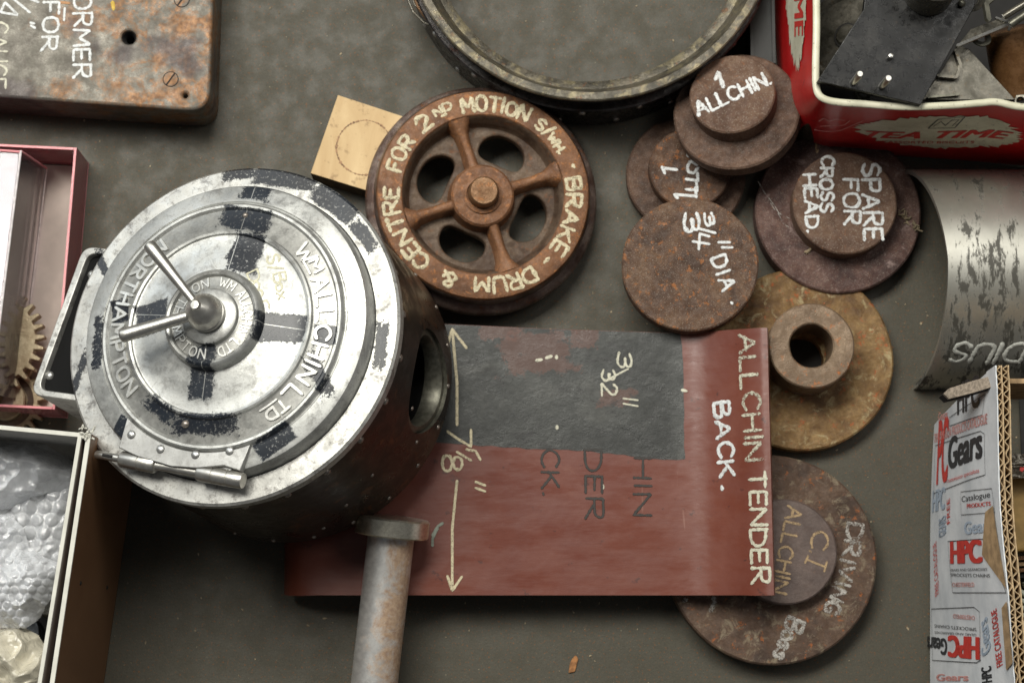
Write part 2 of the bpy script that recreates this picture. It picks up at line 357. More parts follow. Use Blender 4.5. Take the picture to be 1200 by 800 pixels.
# rusty grey plate
m = Mat('plate_steel')
c = m.ramp(m.noise(.03, 7, .65, .5), [(.2, (.095, .085, .07)), (.52, (.18, .168, .14)), (.85, (.27, .255, .215))])
c = m.mix(m.ramp(m.noise(.6, 6, .8), [(.35, 0), (.75, .5)]), c, (.09, .07, .055))
x = m.xyz()
edge = m.ramp(m.math('ADD', m.math('MULTIPLY', x[0], 9.), m.math('MULTIPLY', m.noise(.02, 5, .7, off=(2, 0, 0)), 2.3)), [(.2, 0), (.75, 1)])
rs = m.ramp(m.noise(.055, 9, .78, .6, off=(7, 3, 0)), [(.42, 0), (.58, 1)])
c = m.mix(m.math('MULTIPLY', edge, m.math('MULTIPLY', rs, .85)), c, m.ramp(m.noise(.3, 5), [(.3, (.17, .075, .028)), (.7, (.34, .17, .07))]))
c = m.mix(m.ramp(m.noise(.018, 3, .5, off=(1, 8, 0)), [(.60, 0), (.72, .75)]), c, (.075, .06, .06))
m.set('Base Color', c).set('Metallic', .35).set('Roughness', m.ramp(m.noise(.1, 6), [(.3, .4), (.7, .68)])).bump(m.noise(.8, 6, .7), .18)
plate_m = m.m
# machined door metal, with remains of marking-out paint
def door_metal(name, patches, base=(.60, .60, .575), grime=.5, rough=.34, metal=.8, paint=(.009, .011, .016), scr=(), band=False):
    m = Mat(name)
    c = m.ramp(m.noise(.03, 6, .6, .5), [(.3, tuple(x*.80 for x in base)), (.7, tuple(min(1, x*1.16) for x in base))])
    c = m.mix(m.ramp(m.noise(.10, 8, .8, .4, off=(3, 1, 0)), [(.53, 0), (.70, grime)]), c, (.10, .09, .082))
    c = m.mix(m.ramp(m.noise(.9, 3, .7, off=(1, 5, 0)), [(.62, 0), (.72, .35)]), c, (.2, .18, .15))
    if band:
        xy = m.xyz(); rr = m.math('SQRT', m.math('ADD', m.math('MULTIPLY', xy[0], xy[0]), m.math('MULTIPLY', xy[1], xy[1])))
        bb = m.math('MULTIPLY', m.math('GREATER_THAN', rr, .0636), m.math('LESS_THAN', rr, .0778)); b2 = m.math('MULTIPLY', m.math('GREATER_THAN', rr, .019), m.math('LESS_THAN', rr, .0282))
        c = m.mix(m.math('MULTIPLY', m.math('ADD', bb, b2), .62), c, m.ramp(m.noise(.5, 5, .7), [(.2, (.17, .165, .15)), (.8, (.30, .295, .27))]))
    rg = m.ramp(m.noise(.12, 5, .7), [(.3, rough-.08), (.7, rough+.14)])
    met = metal
    if patches:
        nz = m.math('ADD', m.math('MULTIPLY', m.noise(.10, 8, .85, .2, scale=(1, 1, .0), off=(11, 2, 0)), .7), m.math('MULTIPLY', m.noise(.7, 5, .8, .2, scale=(1, 1, .0), off=(1, 12, 0)), .3)); mk = None
        for p in patches:
            q = m.patch(*p, nz=nz); mk = q if mk is None else m.math('MAXIMUM', mk, q)
        mk = m.math('MULTIPLY', mk, m.ramp(m.noise(.5, 5, .75, off=(8, 8, 0)), [(.62, 1), (.80, .22)]))
        for (cx, cy, a, b, dg) in scr:
            l = m.patch(cx, cy, a, b, dg, k=0, nz=nz); mk = m.math('MULTIPLY', mk, m.math('SUBTRACT', 1., m.math('MULTIPLY', l, .8)))
        pc = m.ramp(m.noise(.03, 3, .5, off=(2, 7, 0)), [(.35, paint), (1., (.019, .025, .034))])
        c = m.mix(mk, c, pc); rg = m.mix(mk, rg, (.36, .36, .36)); met = m.math('MULTIPLY', m.math('SUBTRACT', 1., mk), metal)
        m.bump(mk, .06)
    m.set('Base Color', c).set('Roughness', rg).set('Metallic', met)
    m.bump(m.noise(.7, 4, .6), .03).bump(m.noise(.035, 3), .15)
    return m.m
m = Mat('barrel_steel')
c = m.ramp(m.noise(.02, 6, .65, .6, scale=(1, 1, .35)), [(.2, (.016, .012, .009)), (.55, (.036, .024, .017)), (.88, (.075, .042, .027))])
c = m.mix(m.ramp(m.noise(.25, 7, .8, scale=(1, 1, .12), off=(3, 0, 0)), [(.52, 0), (.7, .6)]), c, (.013, .010, .009))
c = m.mix(m.ramp(m.noise(.07, 7, .75, .5, off=(5, 5, 1)), [(.64, 0), (.74, .6)]), c, (.16, .065, .025))
m.set('Base Color', c).set('Metallic', .35).set('Roughness', m.ramp(m.noise(.06, 6), [(.3, .26), (.7, .48)])).bump(m.noise(.3, 5, .7), .08)
barrel_m = m.m
m = Mat('brushed_steel'); c = m.ramp(m.noise(.6, 4, .6, scale=(1, 1, .02)), [(.3, (.42, .41, .38)), (.7, (.62, .61, .57))])
m.set('Base Color', c).set('Metallic', .95).set('Roughness', .3); steel_m = m.m
nickel_m = simple('turned_steel', (.60, .585, .54), .38, .95, .08, .2)
bare_m = simple('bare_rim_metal', (.15, .145, .115), .42, .7, .16, .25)
black_m = simple('black_paint', (.0015, .0015, .0015), 1., 0, .1, .2)
deep_m = simple('shade_black', (.010, .009, .008), .8, 0, .1, .2)  # near black, shade painted into holes, gaps and bottoms; also nail heads, one strip
rivet_m = simple('rivet_steel', (.34, .30, .26), .35, .7, .2, .6)
rivet_b = simple('bright_rivet', (.55, .55, .53), .35, .8, .15, .6)
m = Mat('rod_steel'); y = m.xyz()[1]
c = m.ramp(m.noise(.25, 4, .6, scale=(1, 1, .1)), [(.2, (.58, .57, .55)), (.8, (.78, .77, .74))])
xx = m.math('MULTIPLY', m.xyz()[0], 22.); zz = m.math('MULTIPLY', m.xyz()[2], 7.)
v = m.math('ADD', m.math('ADD', m.math('ADD', xx, zz), m.math('MULTIPLY', m.xyz()[1], 0.)), m.math('MULTIPLY', m.noise(.05, 9, .8, .4), 1.25))
mk = m.ramp(v, [(.62, 0), (1.25, .95)])
c = m.mix(m.math('MULTIPLY', mk, .9), c, m.ramp(m.noise(.35, 6, .7), [(.3, (.27, .14, .065)), (.7, (.46, .30, .17))]))
m.set('Base Color', c).set('Metallic', m.math('SUBTRACT', .75, m.math('MULTIPLY', mk, .5))).set('Roughness', m.mix(mk, .40, .52)).bump(m.noise(.8, 5, .8), .04)
rod_m = m.m
m = Mat('rod_head'); c = m.ramp(m.noise(.55, 4, .7, scale=(1, 1, .04)), [(.2, (.50, .47, .38)), (.8, (.78, .74, .62))])
m.set('Base Color', c).set('Metallic', .95).set('Roughness', .3); head_m = m.m
# tender plate
m = Mat('red_oxide_paint')
c = m.ramp(m.noise(.012, 5, .6, .5), [(.1, (.128, .033, .021)), (.9, (.172, .050, .030))])
c = m.mix(m.ramp(m.noise(.3, 6, .75, scale=(.25, 1, 1)), [(.45, 0), (.9, .28)]), c, (.12, .028, .020))
c = m.mix(m.ramp(m.noise(.03, 8, .8, 1, scale=(.25, 1, 1), off=(2, 2, 0)), [(.62, 0), (.9, .3)]), c, (.25, .11, .07))
c = m.mix(m.ramp(m.noise(.06, 3, .5, 1.5, scale=(1, .07, 1), off=(4, 9, 0)), [(.84, 0), (.87, .3)]), c, (.36, .2, .15))
c = m.mix(m.ramp(m.noise(.09, 6, .8, off=(6, 1, 0)), [(.72, 0), (.76, .7)]), c, (.05, .02, .017))
m.set('Base Color', c).set('Roughness', m.ramp(m.noise(.08, 6, .6, scale=(.3, 1, 1)), [(.3, .30), (.7, .46)])).bump(m.noise(.25, 5, .7, scale=(.2, 1, 1)), .05).bump(m.noise(.03, 3), .3)
red_m = m.m
m = Mat('grey_stained_patch')
c = m.ramp(m.noise(.03, 7, .65, .8, scale=(.5, 1, 1)), [(.2, (.016, .017, .015)), (.55, (.034, .036, .032)), (.9, (.070, .070, .062))])
nzp = m.noise(.06, 8, .8, .3, off=(5.3, 1, 0))
for pp in ((4, 72, 26, 15, 8, 1.5), (-22, 88, 14, 7, 0, 1.6), (38, 82, 10, 8, 0, 1.6), (60, 40, 12, 6, 0, 1.8)): c = m.mix(m.math('MULTIPLY', m.patch(*pp, nz=nzp), .55), c, (.125, .052, .035))
c = m.mix(m.ramp(m.noise(.10, 8, .8, .5, scale=(.4, 1, 1), off=(1, 3, 0)), [(.60, 0), (.68, .7)]), c, (.012, .011, .010))
m.set('Base Color', c).set('Roughness', m.ramp(m.noise(.07, 6), [(.3, .35), (.7, .55)])).bump(m.noise(.15, 6, .75), .25)
patch_m = m.m
def paintmat(name, c, wear=.0, rough=.5):
    m = Mat(name); k = m.ramp(m.noise(.5, 5, .7), [(.3, tuple(v*.72 for v in c)), (.6, c)])
    if wear: k = m.mix(m.ramp(m.noise(.45, 5, .8, off=(2, 2, 2)), [(.56, 0), (.66, wear)]), k, (.16, .09, .06))
    m.set('Base Color', k).set('Roughness', rough)
    m.set('Alpha', m.ramp(m.math('ADD', m.math('MULTIPLY', m.noise(.8, 5, .8, off=(3, 3, 3)), .7), m.math('MULTIPLY', m.noise(.12, 3, .6, off=(6, 3, 3)), .3)), [(.14+wear*.5, 0), (.26+wear*.6, 1)])); return m.m
white_p = paintmat('white_marker', (.72, .74, .73), .25); cream_p = paintmat('cream_marker', (.66, .58, .38), .3)
pale_p = paintmat('pale_marker', (.62, .60, .47), .2); tan_p = paintmat('tan_marker', (.42, .29, .15), .35)
grey_p = paintmat('grey_marker', (.44, .42, .38), .45); black_p = simple('black_marker', (.030, .026, .022), .6)
orange_p = paintmat('rusty_marker', (.45, .20, .05), .3)
# timber, card, tin, plastics
m = Mat('plywood'); c = m.ramp(m.noise(.05, 6, .6, .8, scale=(1, .35, 1)), [(.1, (.52, .35, .17)), (.9, (.68, .50, .27))])
c = m.mix(m.ramp(m.noise(.09, 6, .75), [(.62, 0), (.76, .55)]), c, (.22, .13, .06))
m.set('Base Color', c).set('Roughness', .7).bump(m.noise(.5, 4, scale=(1, .1, 1)), .1); ply_m = m.m
ply_side = simple('plywood_edge', (.10, .065, .035), .8, 0, .25, .2); pencil_m = simple('pencil_line', (.30, .17, .085), .7, 0, .3, .4)
m = Mat('box_brown'); c = m.ramp(m.noise(.10, 5, .6, .3, scale=(1, .06, .06)), [(.2, (.17, .080, .032)), (.8, (.24, .122, .056))])
m.set('Base Color', c).set('Roughness', .6); brown_m = m.m
boxedge_m = simple('box_white_edge', (.66, .65, .58), .7, 0, .05, .08); inner_m = simple('box_inside', (.42, .41, .39), .7, 0, .06, .1)
card_m = simple('cardboard', (.40, .265, .14), .8, 0, .14, .15, .08); flute_m = simple('cardboard_edge', (.52, .38, .22), .85, 0, .15, .5)
m = Mat('white_print_card'); c = m.ramp(m.noise(.02, 5, .6), [(.3, (.60, .63, .66)), (.7, (.78, .80, .82))])
m.set('Base Color', c).set('Roughness', .38).bump(m.noise(.06, 5, .6, scale=(1, 1, 1)), .35); wcard_m = m.m
ink_red = simple('red_ink', (.62, .045, .035), .45, 0, .06); ink_black = simple('black_ink', (.03, .033, .04), .45, 0, .1); ink_blue = simple('faint_blue_ink', (.42, .50, .60), .45, 0, .05)
ink_pink = simple('faint_red_ink', (.72, .33, .30), .45, 0, .05)
m = Mat('tin_red'); c = m.ramp(m.noise(.03, 5), [(.2, (.50, .010, .012)), (.8, (.66, .022, .022))])
c = m.mix(m.ramp(m.noise(.12, 8, .8), [(.68, 0), (.72, .7)]), c, (.12, .02, .018))
m.set('Base Color', c).set('Roughness', .28).bump(m.noise(.02, 3), .4); tin_m = m.m
m = Mat('tin_cream'); c = m.ramp(m.noise(.05, 6), [(.2, (.56, .54, .40)), (.8, (.74, .72, .56))])
c = m.mix(m.ramp(m.noise(.25, 7, .8), [(.66, 0), (.72, .7)]), c, (.12, .10, .07))
m.set('Base Color', c).set('Roughness', .38); tincream_m = m.m
tinin_m = simple('tin_inside', (.10, .085, .06), .4, .5, .25, .1); ink_green = simple('dark_green_ink', (.03, .05, .04), .45)
def glassy(name, tint, t=.8, rough=.05):
    m = Mat(name); n = m.n; tr = n.new('ShaderNodeBsdfTransparent'); tr.inputs[0].default_value = (*tint, 1)
    gl = n.new('ShaderNodeBsdfGlossy'); gl.inputs['Roughness'].default_value = rough
    fr = n.new('ShaderNodeFresnel'); fr.inputs[0].default_value = 1.49
    mx = n.new('ShaderNodeMixShader'); m.l.new(fr.outputs[0], mx.inputs[0]); m.l.new(tr.outputs[0], mx.inputs[1]); m.l.new(gl.outputs[0], mx.inputs[2])
    df = n.new('ShaderNodeBsdfDiffuse'); df.inputs[0].default_value = (*tint, 1)
    m2 = n.new('ShaderNodeMixShader'); m2.inputs[0].default_value = 1-t; m.l.new(mx.outputs[0], m2.inputs[1]); m.l.new(df.outputs[0], m2.inputs[2])
    m.l.new(m2.outputs[0], m.out.inputs[0]); return m.m
acr_clear = glassy('clear_acrylic', (.95, .92, .92), .95); acr_red = glassy('red_tinted_acrylic', (.86, .38, .40), .74); acr_edge = glassy('bright_acrylic_edge', (.92, .40, .42), .25)
base_card = simple('pinkish_card', (.62, .52, .46), .8, 0, .10, .02)
bronze_m = rust('gear_bronze', (.30, .22, .13), (.46, .37, .24), (.58, .49, .33), spot=(.2, .1, .05), amt=.7, seed=71, metal=.4, rough=.45)
def plastic(name, tint, base, rough=.18, opq=0.):
    m = Mat(name); n = m.n; tr = n.new('ShaderNodeBsdfTransparent'); tr.inputs[0].default_value = (*tint, 1)
    m.set('Base Color', base).set('Roughness', rough).set('Specular IOR Level', .9)
    lw = n.new('ShaderNodeLayerWeight'); lw.inputs[0].default_value = .35
    f = m.math('ADD', m.math('MULTIPLY', lw.outputs[1], .5), m.ramp(m.noise(.04, 6, .7), [(.2, .30), (.85, .60)]))
    f = m.math('MINIMUM', m.math('ADD', f, opq), .96); mx = n.new('ShaderNodeMixShader'); m.l.new(f, mx.inputs[0]); m.l.new(tr.outputs[0], mx.inputs[1]); m.l.new(m.b.outputs[0], mx.inputs[2])
    gl = n.new('ShaderNodeBsdfGlossy'); gl.inputs['Roughness'].default_value = .10; m3 = n.new('ShaderNodeMixShader')
    m.bump(m.math('ABSOLUTE', m.math('SUBTRACT', m.noise(.16, 5, .6, .6), .5)), .9)
    m.l.new(m.b.inputs['Normal'].links[0].from_socket, gl.inputs['Normal']); fr = n.new('ShaderNodeFresnel'); fr.inputs[0].default_value = 1.6; m.l.new(m.b.inputs['Normal'].links[0].from_socket, fr.inputs['Normal'])
    m.l.new(m.math('ADD', fr.outputs[0], .04), m3.inputs[0]); m.l.new(mx.outputs[0], m3.inputs[1]); m.l.new(gl.outputs[0], m3.inputs[2])
    m.l.new(m3.outputs[0], m.out.inputs[0]); return m.m
wrap_m = plastic('bubble_film', (.90, .91, .93), (.88, .90, .93), .18, .05); bag_m = plastic('cream_bag', (.93, .91, .85), (.72, .67, .53), .25, .35)
blackplate_m = rust('black_steel', (.009, .009, .009), (.018, .018, .018), (.038, .037, .035), spot=(.05, .04, .03), amt=.7, seed=73, metal=.5, rough=.33, bump=.06)
dull_m = rust('dull_steel', (.07, .065, .05), (.15, .14, .115), (.24, .22, .18), spot=(.12, .08, .04), amt=.66, seed=79, metal=.6, rough=.35, bump=.06)
copper_m = rust('brown_bronze', (.12, .055, .02), (.20, .10, .04), (.28, .15, .07), spot=(.1, .04, .02), amt=.7, seed=83, metal=.5, rough=.28, bump=.04)
ochre_m = simple('ochre_card', (.42, .26, .075), .55, 0, .15, .05)
# curved sheet
m = Mat('curved_sheet_steel')
c = m.ramp(m.noise(.02, 5, .6), [(.2, (.42, .41, .36)), (.8, (.60, .59, .53))])
y = m.xyz()[1]
nz = m.noise(.14, 8, .75, .3, scale=(1, .32, .32))
nz2 = m.math('ADD', nz, m.math('MULTIPLY', m.ramp(m.math('ADD', .55, m.math('MULTIPLY', y, -6.)), [(0, 0), (1, 1)]), .15))
nz2 = m.math('ADD', nz2, m.math('MULTIPLY', m.ramp(m.math('MULTIPLY', m.xyz()[0], 9.), [(0, 0), (.35, 1)]), .07))
mk = m.ramp(nz2, [(.68, 0), (.78, .9)])
c = m.mix(mk, c, (.035, .032, .024))
m.set('Base Color', c).set('Metallic', m.math('SUBTRACT', .85, m.math('MULTIPLY', mk, .6))).set('Roughness', m.mix(mk, .40, .55))
sheet_m = m.m
flake_m = simple('debris', (.34, .27, .17), .8, 0, .3, .05); chip_m = simple('orange_flake', (.34, .15, .05), .75, 0, .2, .3)
# ================================================================== floor
fl = M(); fl.grid(lambda u, v: (-1500+3000*u, -1400+3000*v, 0), 12, 12); floor = fl.build('floor', floor_m, flat=True); floor['kind'] = 'structure'
rnd = random.Random(4); d = M()
for i in range(430):
    q = at(rnd.uniform(-20, 1220), rnd.uniform(-20, 820), 0); r = rnd.uniform(.25, .8)*(1.8 if rnd.random() < .06 else 1); a = rnd.uniform(0, pi); el = rnd.uniform(1, 2.6)
    pts = []
    for k in range(5):
        t = 2*pi*k/5; X = r*el*cos(t)*rnd.uniform(.6, 1); Y = r*sin(t)*rnd.uniform(.6, 1); pts.append((q.x+X*cos(a)-Y*sin(a), q.y+X*sin(a)+Y*cos(a)))
    d.hexa([(x, y, .1) for x, y in pts], [(x, y, .1+rnd.uniform(.2, .5)) for x, y in pts])
d.build('floor_debris', flake_m, kind='stuff', flat=True); tag(bpy.data.objects['floor_debris'], 'small pale specks and flakes scattered over the dark floor', 'debris')
f = Fr(at(672, 778, .2)); t = thing('rust_flake', 'small orange brown flake lying on the bare floor at the bottom', 'flake', f)
plate2d([rounded([(-3.6, -6), (1, -5), (3.4, 4), (1.5, 6.6), (-1.5, 3), (-2.6, 0)], 1)], 0, 1.2, 'flake', chip_m, t, .3)
# ================================================================== flat steel former, top left
f = Fr(at(245, 128, 45)); t = thing('steel_former_plate', 'thick rusty grey steel plate with rounded corner and white writing, at the top left', 'steel plate', f)
o = [f.px(*q) for q in ((253, -90), (245.5, 131), (-90, 108), (-90, -90))]
sm = f.px(152, 44); hole = circle(*sm, 3.4, 24)
hs = f.px(217, 112); plate2d([rounded(o, 16, 10), circle(*f.px(151, 44), 4.6, 28), circle(*hs, 1.7, 16)], -45, 0, 'plate_body', plate_m, t, 2.2)
mm_ = M(); mm_.lathe([(5.2, -.3), (3.2, -6), (3.0, -30), (0, -30)], 32, c=f.px(151, 44)); mm_.build('countersunk_hole', deep_m, t)
for q in ((200, 93), (213, 0)):
    c0 = f.px(*q); b = M(); b.lathe([(0, .1), (5.0, .1), (5.2, -.6)], 32, c=c0, z0=.15); sc = b.build('screw_head', plate_m, t)
    b = M(); b.lathe([(5.0, .05), (5.6, .05), (5.6, .3), (5.0, .3)], 36, c=c0, closed=True, z0=.0); b.build('screw_outline', deep_m, sc)
    b = M(); a = radians(56); dx, dy = cos(a)*4.9, sin(a)*4.9; b.ribbon([(c0[0]-dx, c0[1]-dy), (c0[0]+dx, c0[1]+dy)], 1.2, lambda x, y, h: (x, y, .28+h*.4), rough=.02); b.build('slot', deep_m, sc)
handpx(f, 'FORMER', (87, -22), (86, 91), 20, 0, 3.2, 'lettering', white_p, t, seed=11)
handpx(f, 'FOR', (51, 3), (49, 59), 18, 0, 3.2, 'lettering', white_p, t, seed=12)
handpx(f, 'GAUGE', (-9, 27), (-12, 103), 18, 0, 2.6, 'lettering', pale_p, t, seed=13)
linepx(f, [[(1, 14), (6, 3), (21, 18), (2, 15)], [(12, -4), (35, 15)], [(36, 27), (40, 28)], [(36.5, 30.5), (41, 33)], [(30, -3), (45, 3)]], 0, 3, 'lettering', white_p, t)
linepx(f, [[(76, 10), (75, 24)]], 0, 2.6, 'lettering', white_p, t); linepx(f, [[(70, 3), (81, 4)]], 0, 3.2, 'lettering', orange_p, t)
linepx(f, [[(132, 3), (133, 11)]], 0, 4, 'paint_dab', simple('yellow_paint', (.6, .40, .05), .6), t)
# ================================================================== plywood block
f = Fr(at(364, 203, 24)); t = thing('plywood_block', 'square pale plywood block with a scribed circle, partly under the brake drum', 'wood block', f)
cs = [f.px(*q) for q in ((364, 203), (396, 111.5), (492, 143), (458, 232))]
plate2d([cs], -1.2, 0, 'top_face', ply_m, t, .4); g = M(); g.hexa([(x, y, -24) for x, y in cs], [(x, y, -1.3) for x, y in cs]); g.build('core', ply_side, t, flat=True)
cc = f.px(427, 173); r = 33*mmpp(427, 173, 24); g = M(); ps = circle(*cc, r, 60, .5, 3); g.ribbon(ps+[ps[0]], 1.1, lambda x, y, h: (x, y, h), h=.12, rough=.9, seed=2); g.build('scribed_circle', pencil_m, t)
# ================================================================== lathe-turned blanks
def flange_boss(fr, R, th, r, bh, cx, cy, names, mats, t, wob=.5, seed=0, bore=0):
    g = M(); g.lathe([(0, 0), (R-2, 0), (R, 1.5), (R, th-1.2), (R-1.2, th), (max(r*.8, 1), th), (max(r*.8, 1), th-1), (0, th-1)], 120, wob=wob, seed=seed)
    a = g.build(names[0], mats[0], t)
    g = M()
    pr = [(0, -.5), (r, -.5), (r, bh-1), (r-1, bh)]+([(bore+1, bh), (bore, bh-1), (bore, -th+2), (0, -th+2)] if bore else [(0, bh)])
    g.lathe(pr, 96, c=(cx, cy), wob=wob*.6, seed=seed+4, z0=th); b = g.build(names[1], mats[1], t); return a, b
grp = 'turned iron blanks'
# spare for cross head
zf = 18; f0 = Fr(at(982, 248, zf)); f = Fr(f0.w(0, 0, -zf)); s_ = mmpp(982, 248, zf)
t = thing('cross_head_blank', 'mauve rusty flanged blank whose raised boss is lettered SPARE FOR CROSS HEAD', 'iron blank', f, grp)
bc = f.px(990, 238, zf+17); flange_boss(f, 97*s_, zf, 61*s_*.99, 17, *bc, ('flange', 'boss'), (rust_mauve, rust_boss), t, seed=3)
z = zf+17
handpx(f, 'SPARE', (1010, 193), (1014, 281), 20, z, 3.6, 'lettering', white_p, t, seed=21)
handpx(f, 'FOR', (989, 210), (989, 262), 18, z, 3.4, 'lettering', white_p, t, seed=22)
handpx(f, 'CROSS', (962, 183), (962, 248), 14.5, z, 3.4, 'lettering', white_p, t, seed=23)
handpx(f, 'HEAD.', (941, 205), (946, 272), 14.5, z, 3.4, 'lettering', white_p, t, seed=24)
linepx(f, [[(957, 167), (957.5, 178)]], zf, 3.4, 'paint_dab', tan_p, t)
g = M(); rn = random.Random(8)
for k in range(26):
    p0 = f.px(rn.uniform(1053, 1078), 0, zf); u = rn.random(); a = f.px(1054+22*u, 251+17*u, zf)
    g.tube([(a[0]+rn.uniform(-2, 2), a[1]+rn.uniform(-2, 2), zf+rn.uniform(.3, 1)), (a[0]+rn.uniform(-4, 4), a[1]+rn.uniform(-4, 4), zf+rn.uniform(1, 3.5))], rn.uniform(.25, .7), 5)
g.build('fibre_tuft', flake_m, t)
g = M()
for pl in ([(888, 212), (896, 226), (907, 240), (913, 250), (925, 256)], [(912, 250), (918, 262), (924, 266)], [(903, 238), (908, 246)]):
    g.ribbon([f.px(*q, zf) for q in pl], .5, lambda x, y, h: (x, y, zf+h), h=.2, rough=.5)
g.build('scratch', grey_p, t)
g = M(); q = f.px(946, 294, zf)
for k in range(5): g.tube([(q[0]+rn.uniform(-3, 3), q[1]+rn.uniform(-2, 2), zf+.5), (q[0]+rn.uniform(-3, 3), q[1]+rn.uniform(-2, 2), zf+1.5)], .8, 6)
g.build('weld_spatter', flake_m, t)
# lower "1 ALLCHIN" blank
zf = 11; f0 = Fr(at(804, 205, zf)); f = Fr(f0.w(0, 0, -zf)); s_ = mmpp(804, 205, zf)
t = thing('flanged_blank', 'brown flanged blank marked 1 ALLCHIN, half hidden beneath its twin and the speckled disc', 'iron blank', f, grp)
bc = f.px(808.5, 197, zf+13); flange_boss(f, 70*s_, zf, 47.5*s_, 13, *bc, ('flange', 'boss'), (E_RU, rust_brown), t, seed=9); z = zf+13
handpx(f, 'ALLCHIN', (820, 238), (812, 178), -13, z, 3.2, 'lettering', white_p, t, seed=31) if False else None
linepx(f, [[(776, 196), (779, 203)], [(776, 197), (793, 199)]], z, 3.6, 'lettering', white_p, t)
linepx(f, [[(790.5, 228.5), (794, 232)], [(790.5, 228), (815, 230)], [(815, 220), (816, 231)], [(804, 222), (817, 223)], [(816, 211), (817, 224)], [(804, 210), (818, 212)], [(817.5, 203), (818, 212)],
           [(817, 193), (809, 189), (805.5, 196), (807, 202), (813, 203), (818, 197)], [(806, 181), (806.5, 183)]], z, 3.4, 'lettering', white_p, t, seed=8)
# upper "1 ALLCHIN" blank, leaning on its neighbours
n = lean(861, 118, 27, -.25, .95); zc = 48; f = Fr(at(862.7, 130, zc), n); s_ = mmpp(862, 130, zc)
t = thing('flanged_blank', 'mauve brown flanged blank marked 1 ALLCHIN in full, leaning on top beside the red tin', 'iron blank', f, grp)
g = M(); R = 74.3*s_; g.lathe([(0, -13), (R-2, -13), (R, -11.5), (R, -1.2), (R-1.2, 0), (30*s_, 0), (30*s_, -1), (0, -1)], 120, wob=.5, seed=2); g.build('flange', E_RU, t)
bc = f.px(858, 110, 15); g = M(); r = 50.2*s_; g.lathe([(0, -.5), (r, -.5), (r, 14), (r-1, 15), (0, 15)], 96, c=bc, wob=.4, seed=5); g.build('boss', rust_boss, t)
handpx(f, 'ALLCHIN.', (819, 136), (904, 98), 17, 15, 3.6, 'lettering', white_p, t, seed=33)
linepx(f, [[(838.5, 93), (842, 84), (847, 102)], [(846, 95), (848, 102)]], 15, 4.2, 'lettering', white_p, t)
# 3 3/4" disc
f = Fr(at(808.7, 309.5, 47), lean(808, 309, 14, .19, .98)); s_ = mmpp(808, 309, 47)
t = thing('round_disc', 'flat speckled rusty disc lettered with its diameter, with no raised boss', 'iron blank', f, grp)
g = M(); R = 80*s_; g.lathe([(0, -14), (R-2, -14), (R, -13), (R, -1), (R-1, 0), (0, 0)], 140, wob=.5, seed=12); g.build('disc_body', rust_disc, t)
handpx(f, '3', (801, 250), (802, 271), 19, 0, 4, 'lettering', white_p, t, seed=41)
handpx(f, '3', (824, 251), (827, 265), 12, 0, 3.2, 'lettering', white_p, t, seed=42)
linepx(f, [[(819, 268), (838, 273)], [(812, 283), (831, 286)], [(831, 277), (820, 274), (819, 292)], [(842, 284), (855, 284)], [(846, 290), (858, 290)], [(857, 354.5), (858, 355.5)]], 0, 3.2, 'lettering', white_p, t)
handpx(f, 'DIA', (833, 304), (847, 341), 17, 0, 3.4, 'lettering', white_p, t, seed=43, gap=.32)
# hub blank with bore
zf = 15; f0 = Fr(at(939, 420.5, zf)); f = Fr(f0.w(0, 0, -zf)); s_ = mmpp(940, 420, zf)
t = thing('bored_hub_blank', 'golden brown stained disc with a tall round hub bored through its middle', 'iron blank', f, grp)
z = zf+34; bc = f.px(951, 405, z); sh = mmpp(951, 405, z)
g = M(); R = 108*s_; g.lathe([(16, 0), (R-2, 0), (R, 1.5), (R, zf-1.2), (R-1.2, zf), (24, zf), (24, zf-2), (16, zf-2)], 140, wob=.5, seed=15, closed=True); g.build('flange', rust_gold, t)
g = M(); r = 50.5*sh; b = 25.6*sh; g.lathe([(r, zf-.5), (r, z-1), (r-1, z), (b+1, z), (b, z-1), (b, 4), (b+2, 4)], 96, c=bc, wob=.3, seed=6); g.build('hub', rust_hub, t)
g = M(); g.lathe([(b-.1, 3), (0, 3)], 32, c=bc); g.build('bore_bottom', deep_m, t)
# driving boss
zf = 20; f0 = Fr(at(905, 655, zf)); f = Fr(f0.w(0, 0, -zf)); s_ = mmpp(907, 652, zf)
t = thing('driving_boss_blank', 'large brown flanged disc lettered DRIVING Boss, half covered by the red tender plate', 'iron blank', f, grp)
bc = f.px(919.5, 646, 32); R = 122.5*s_
g = M(); g.lathe([(0, 0), (R-2, 0), (R, 1.5), (R, zf-1.2), (R-1.2, zf), (20, zf), (20, zf-1), (0, zf-1)], 140, wob=.6, seed=18); g.build('flange', rust_drive, t)
g = M(); r = 61*s_; g.lathe([(0, -.5), (r, -.5), (r, 11), (r-1, 12), (0, 12)], 96, c=bc, z0=zf, wob=.3, seed=8); g.build('boss', iron_boss, t)
handpx(f, 'C', (953.5, 621), (949, 641), 20, 32, 2.8, 'lettering', tan_p, t, seed=51)
linepx(f, [[(945, 655), (957, 660), (967.5, 664)], [(969, 658), (966, 669)], [(947, 651), (943.5, 659)], [(949, 645), (950, 646.5)]], 32, 2.4, 'lettering', tan_p, t)
handpx(f, 'ALLCHIN.', (924, 592), (903, 697), 17, 32, 2.7, 'lettering', tan_p, t, seed=52)
cg = (f.px(907, 653, zf)); 
handpx(f, 'DR', (993, 612), (988, 649), 18, zf, 4, 'lettering', grey_p, t, seed=53, gap=.12); handpx(f, 'IVI', (986, 654), (979, 683), 17, zf, 3.6, 'lettering', grey_p, t, seed=54)
handpx(f, 'NG', (976, 687), (965, 714), 17, zf, 4, 'lettering', grey_p, t, seed=55)
handpx(f, 'Boss', (925, 722), (906, 768), 18, zf, 4.4, 'lettering', grey_p, t, seed=56, gap=.1)
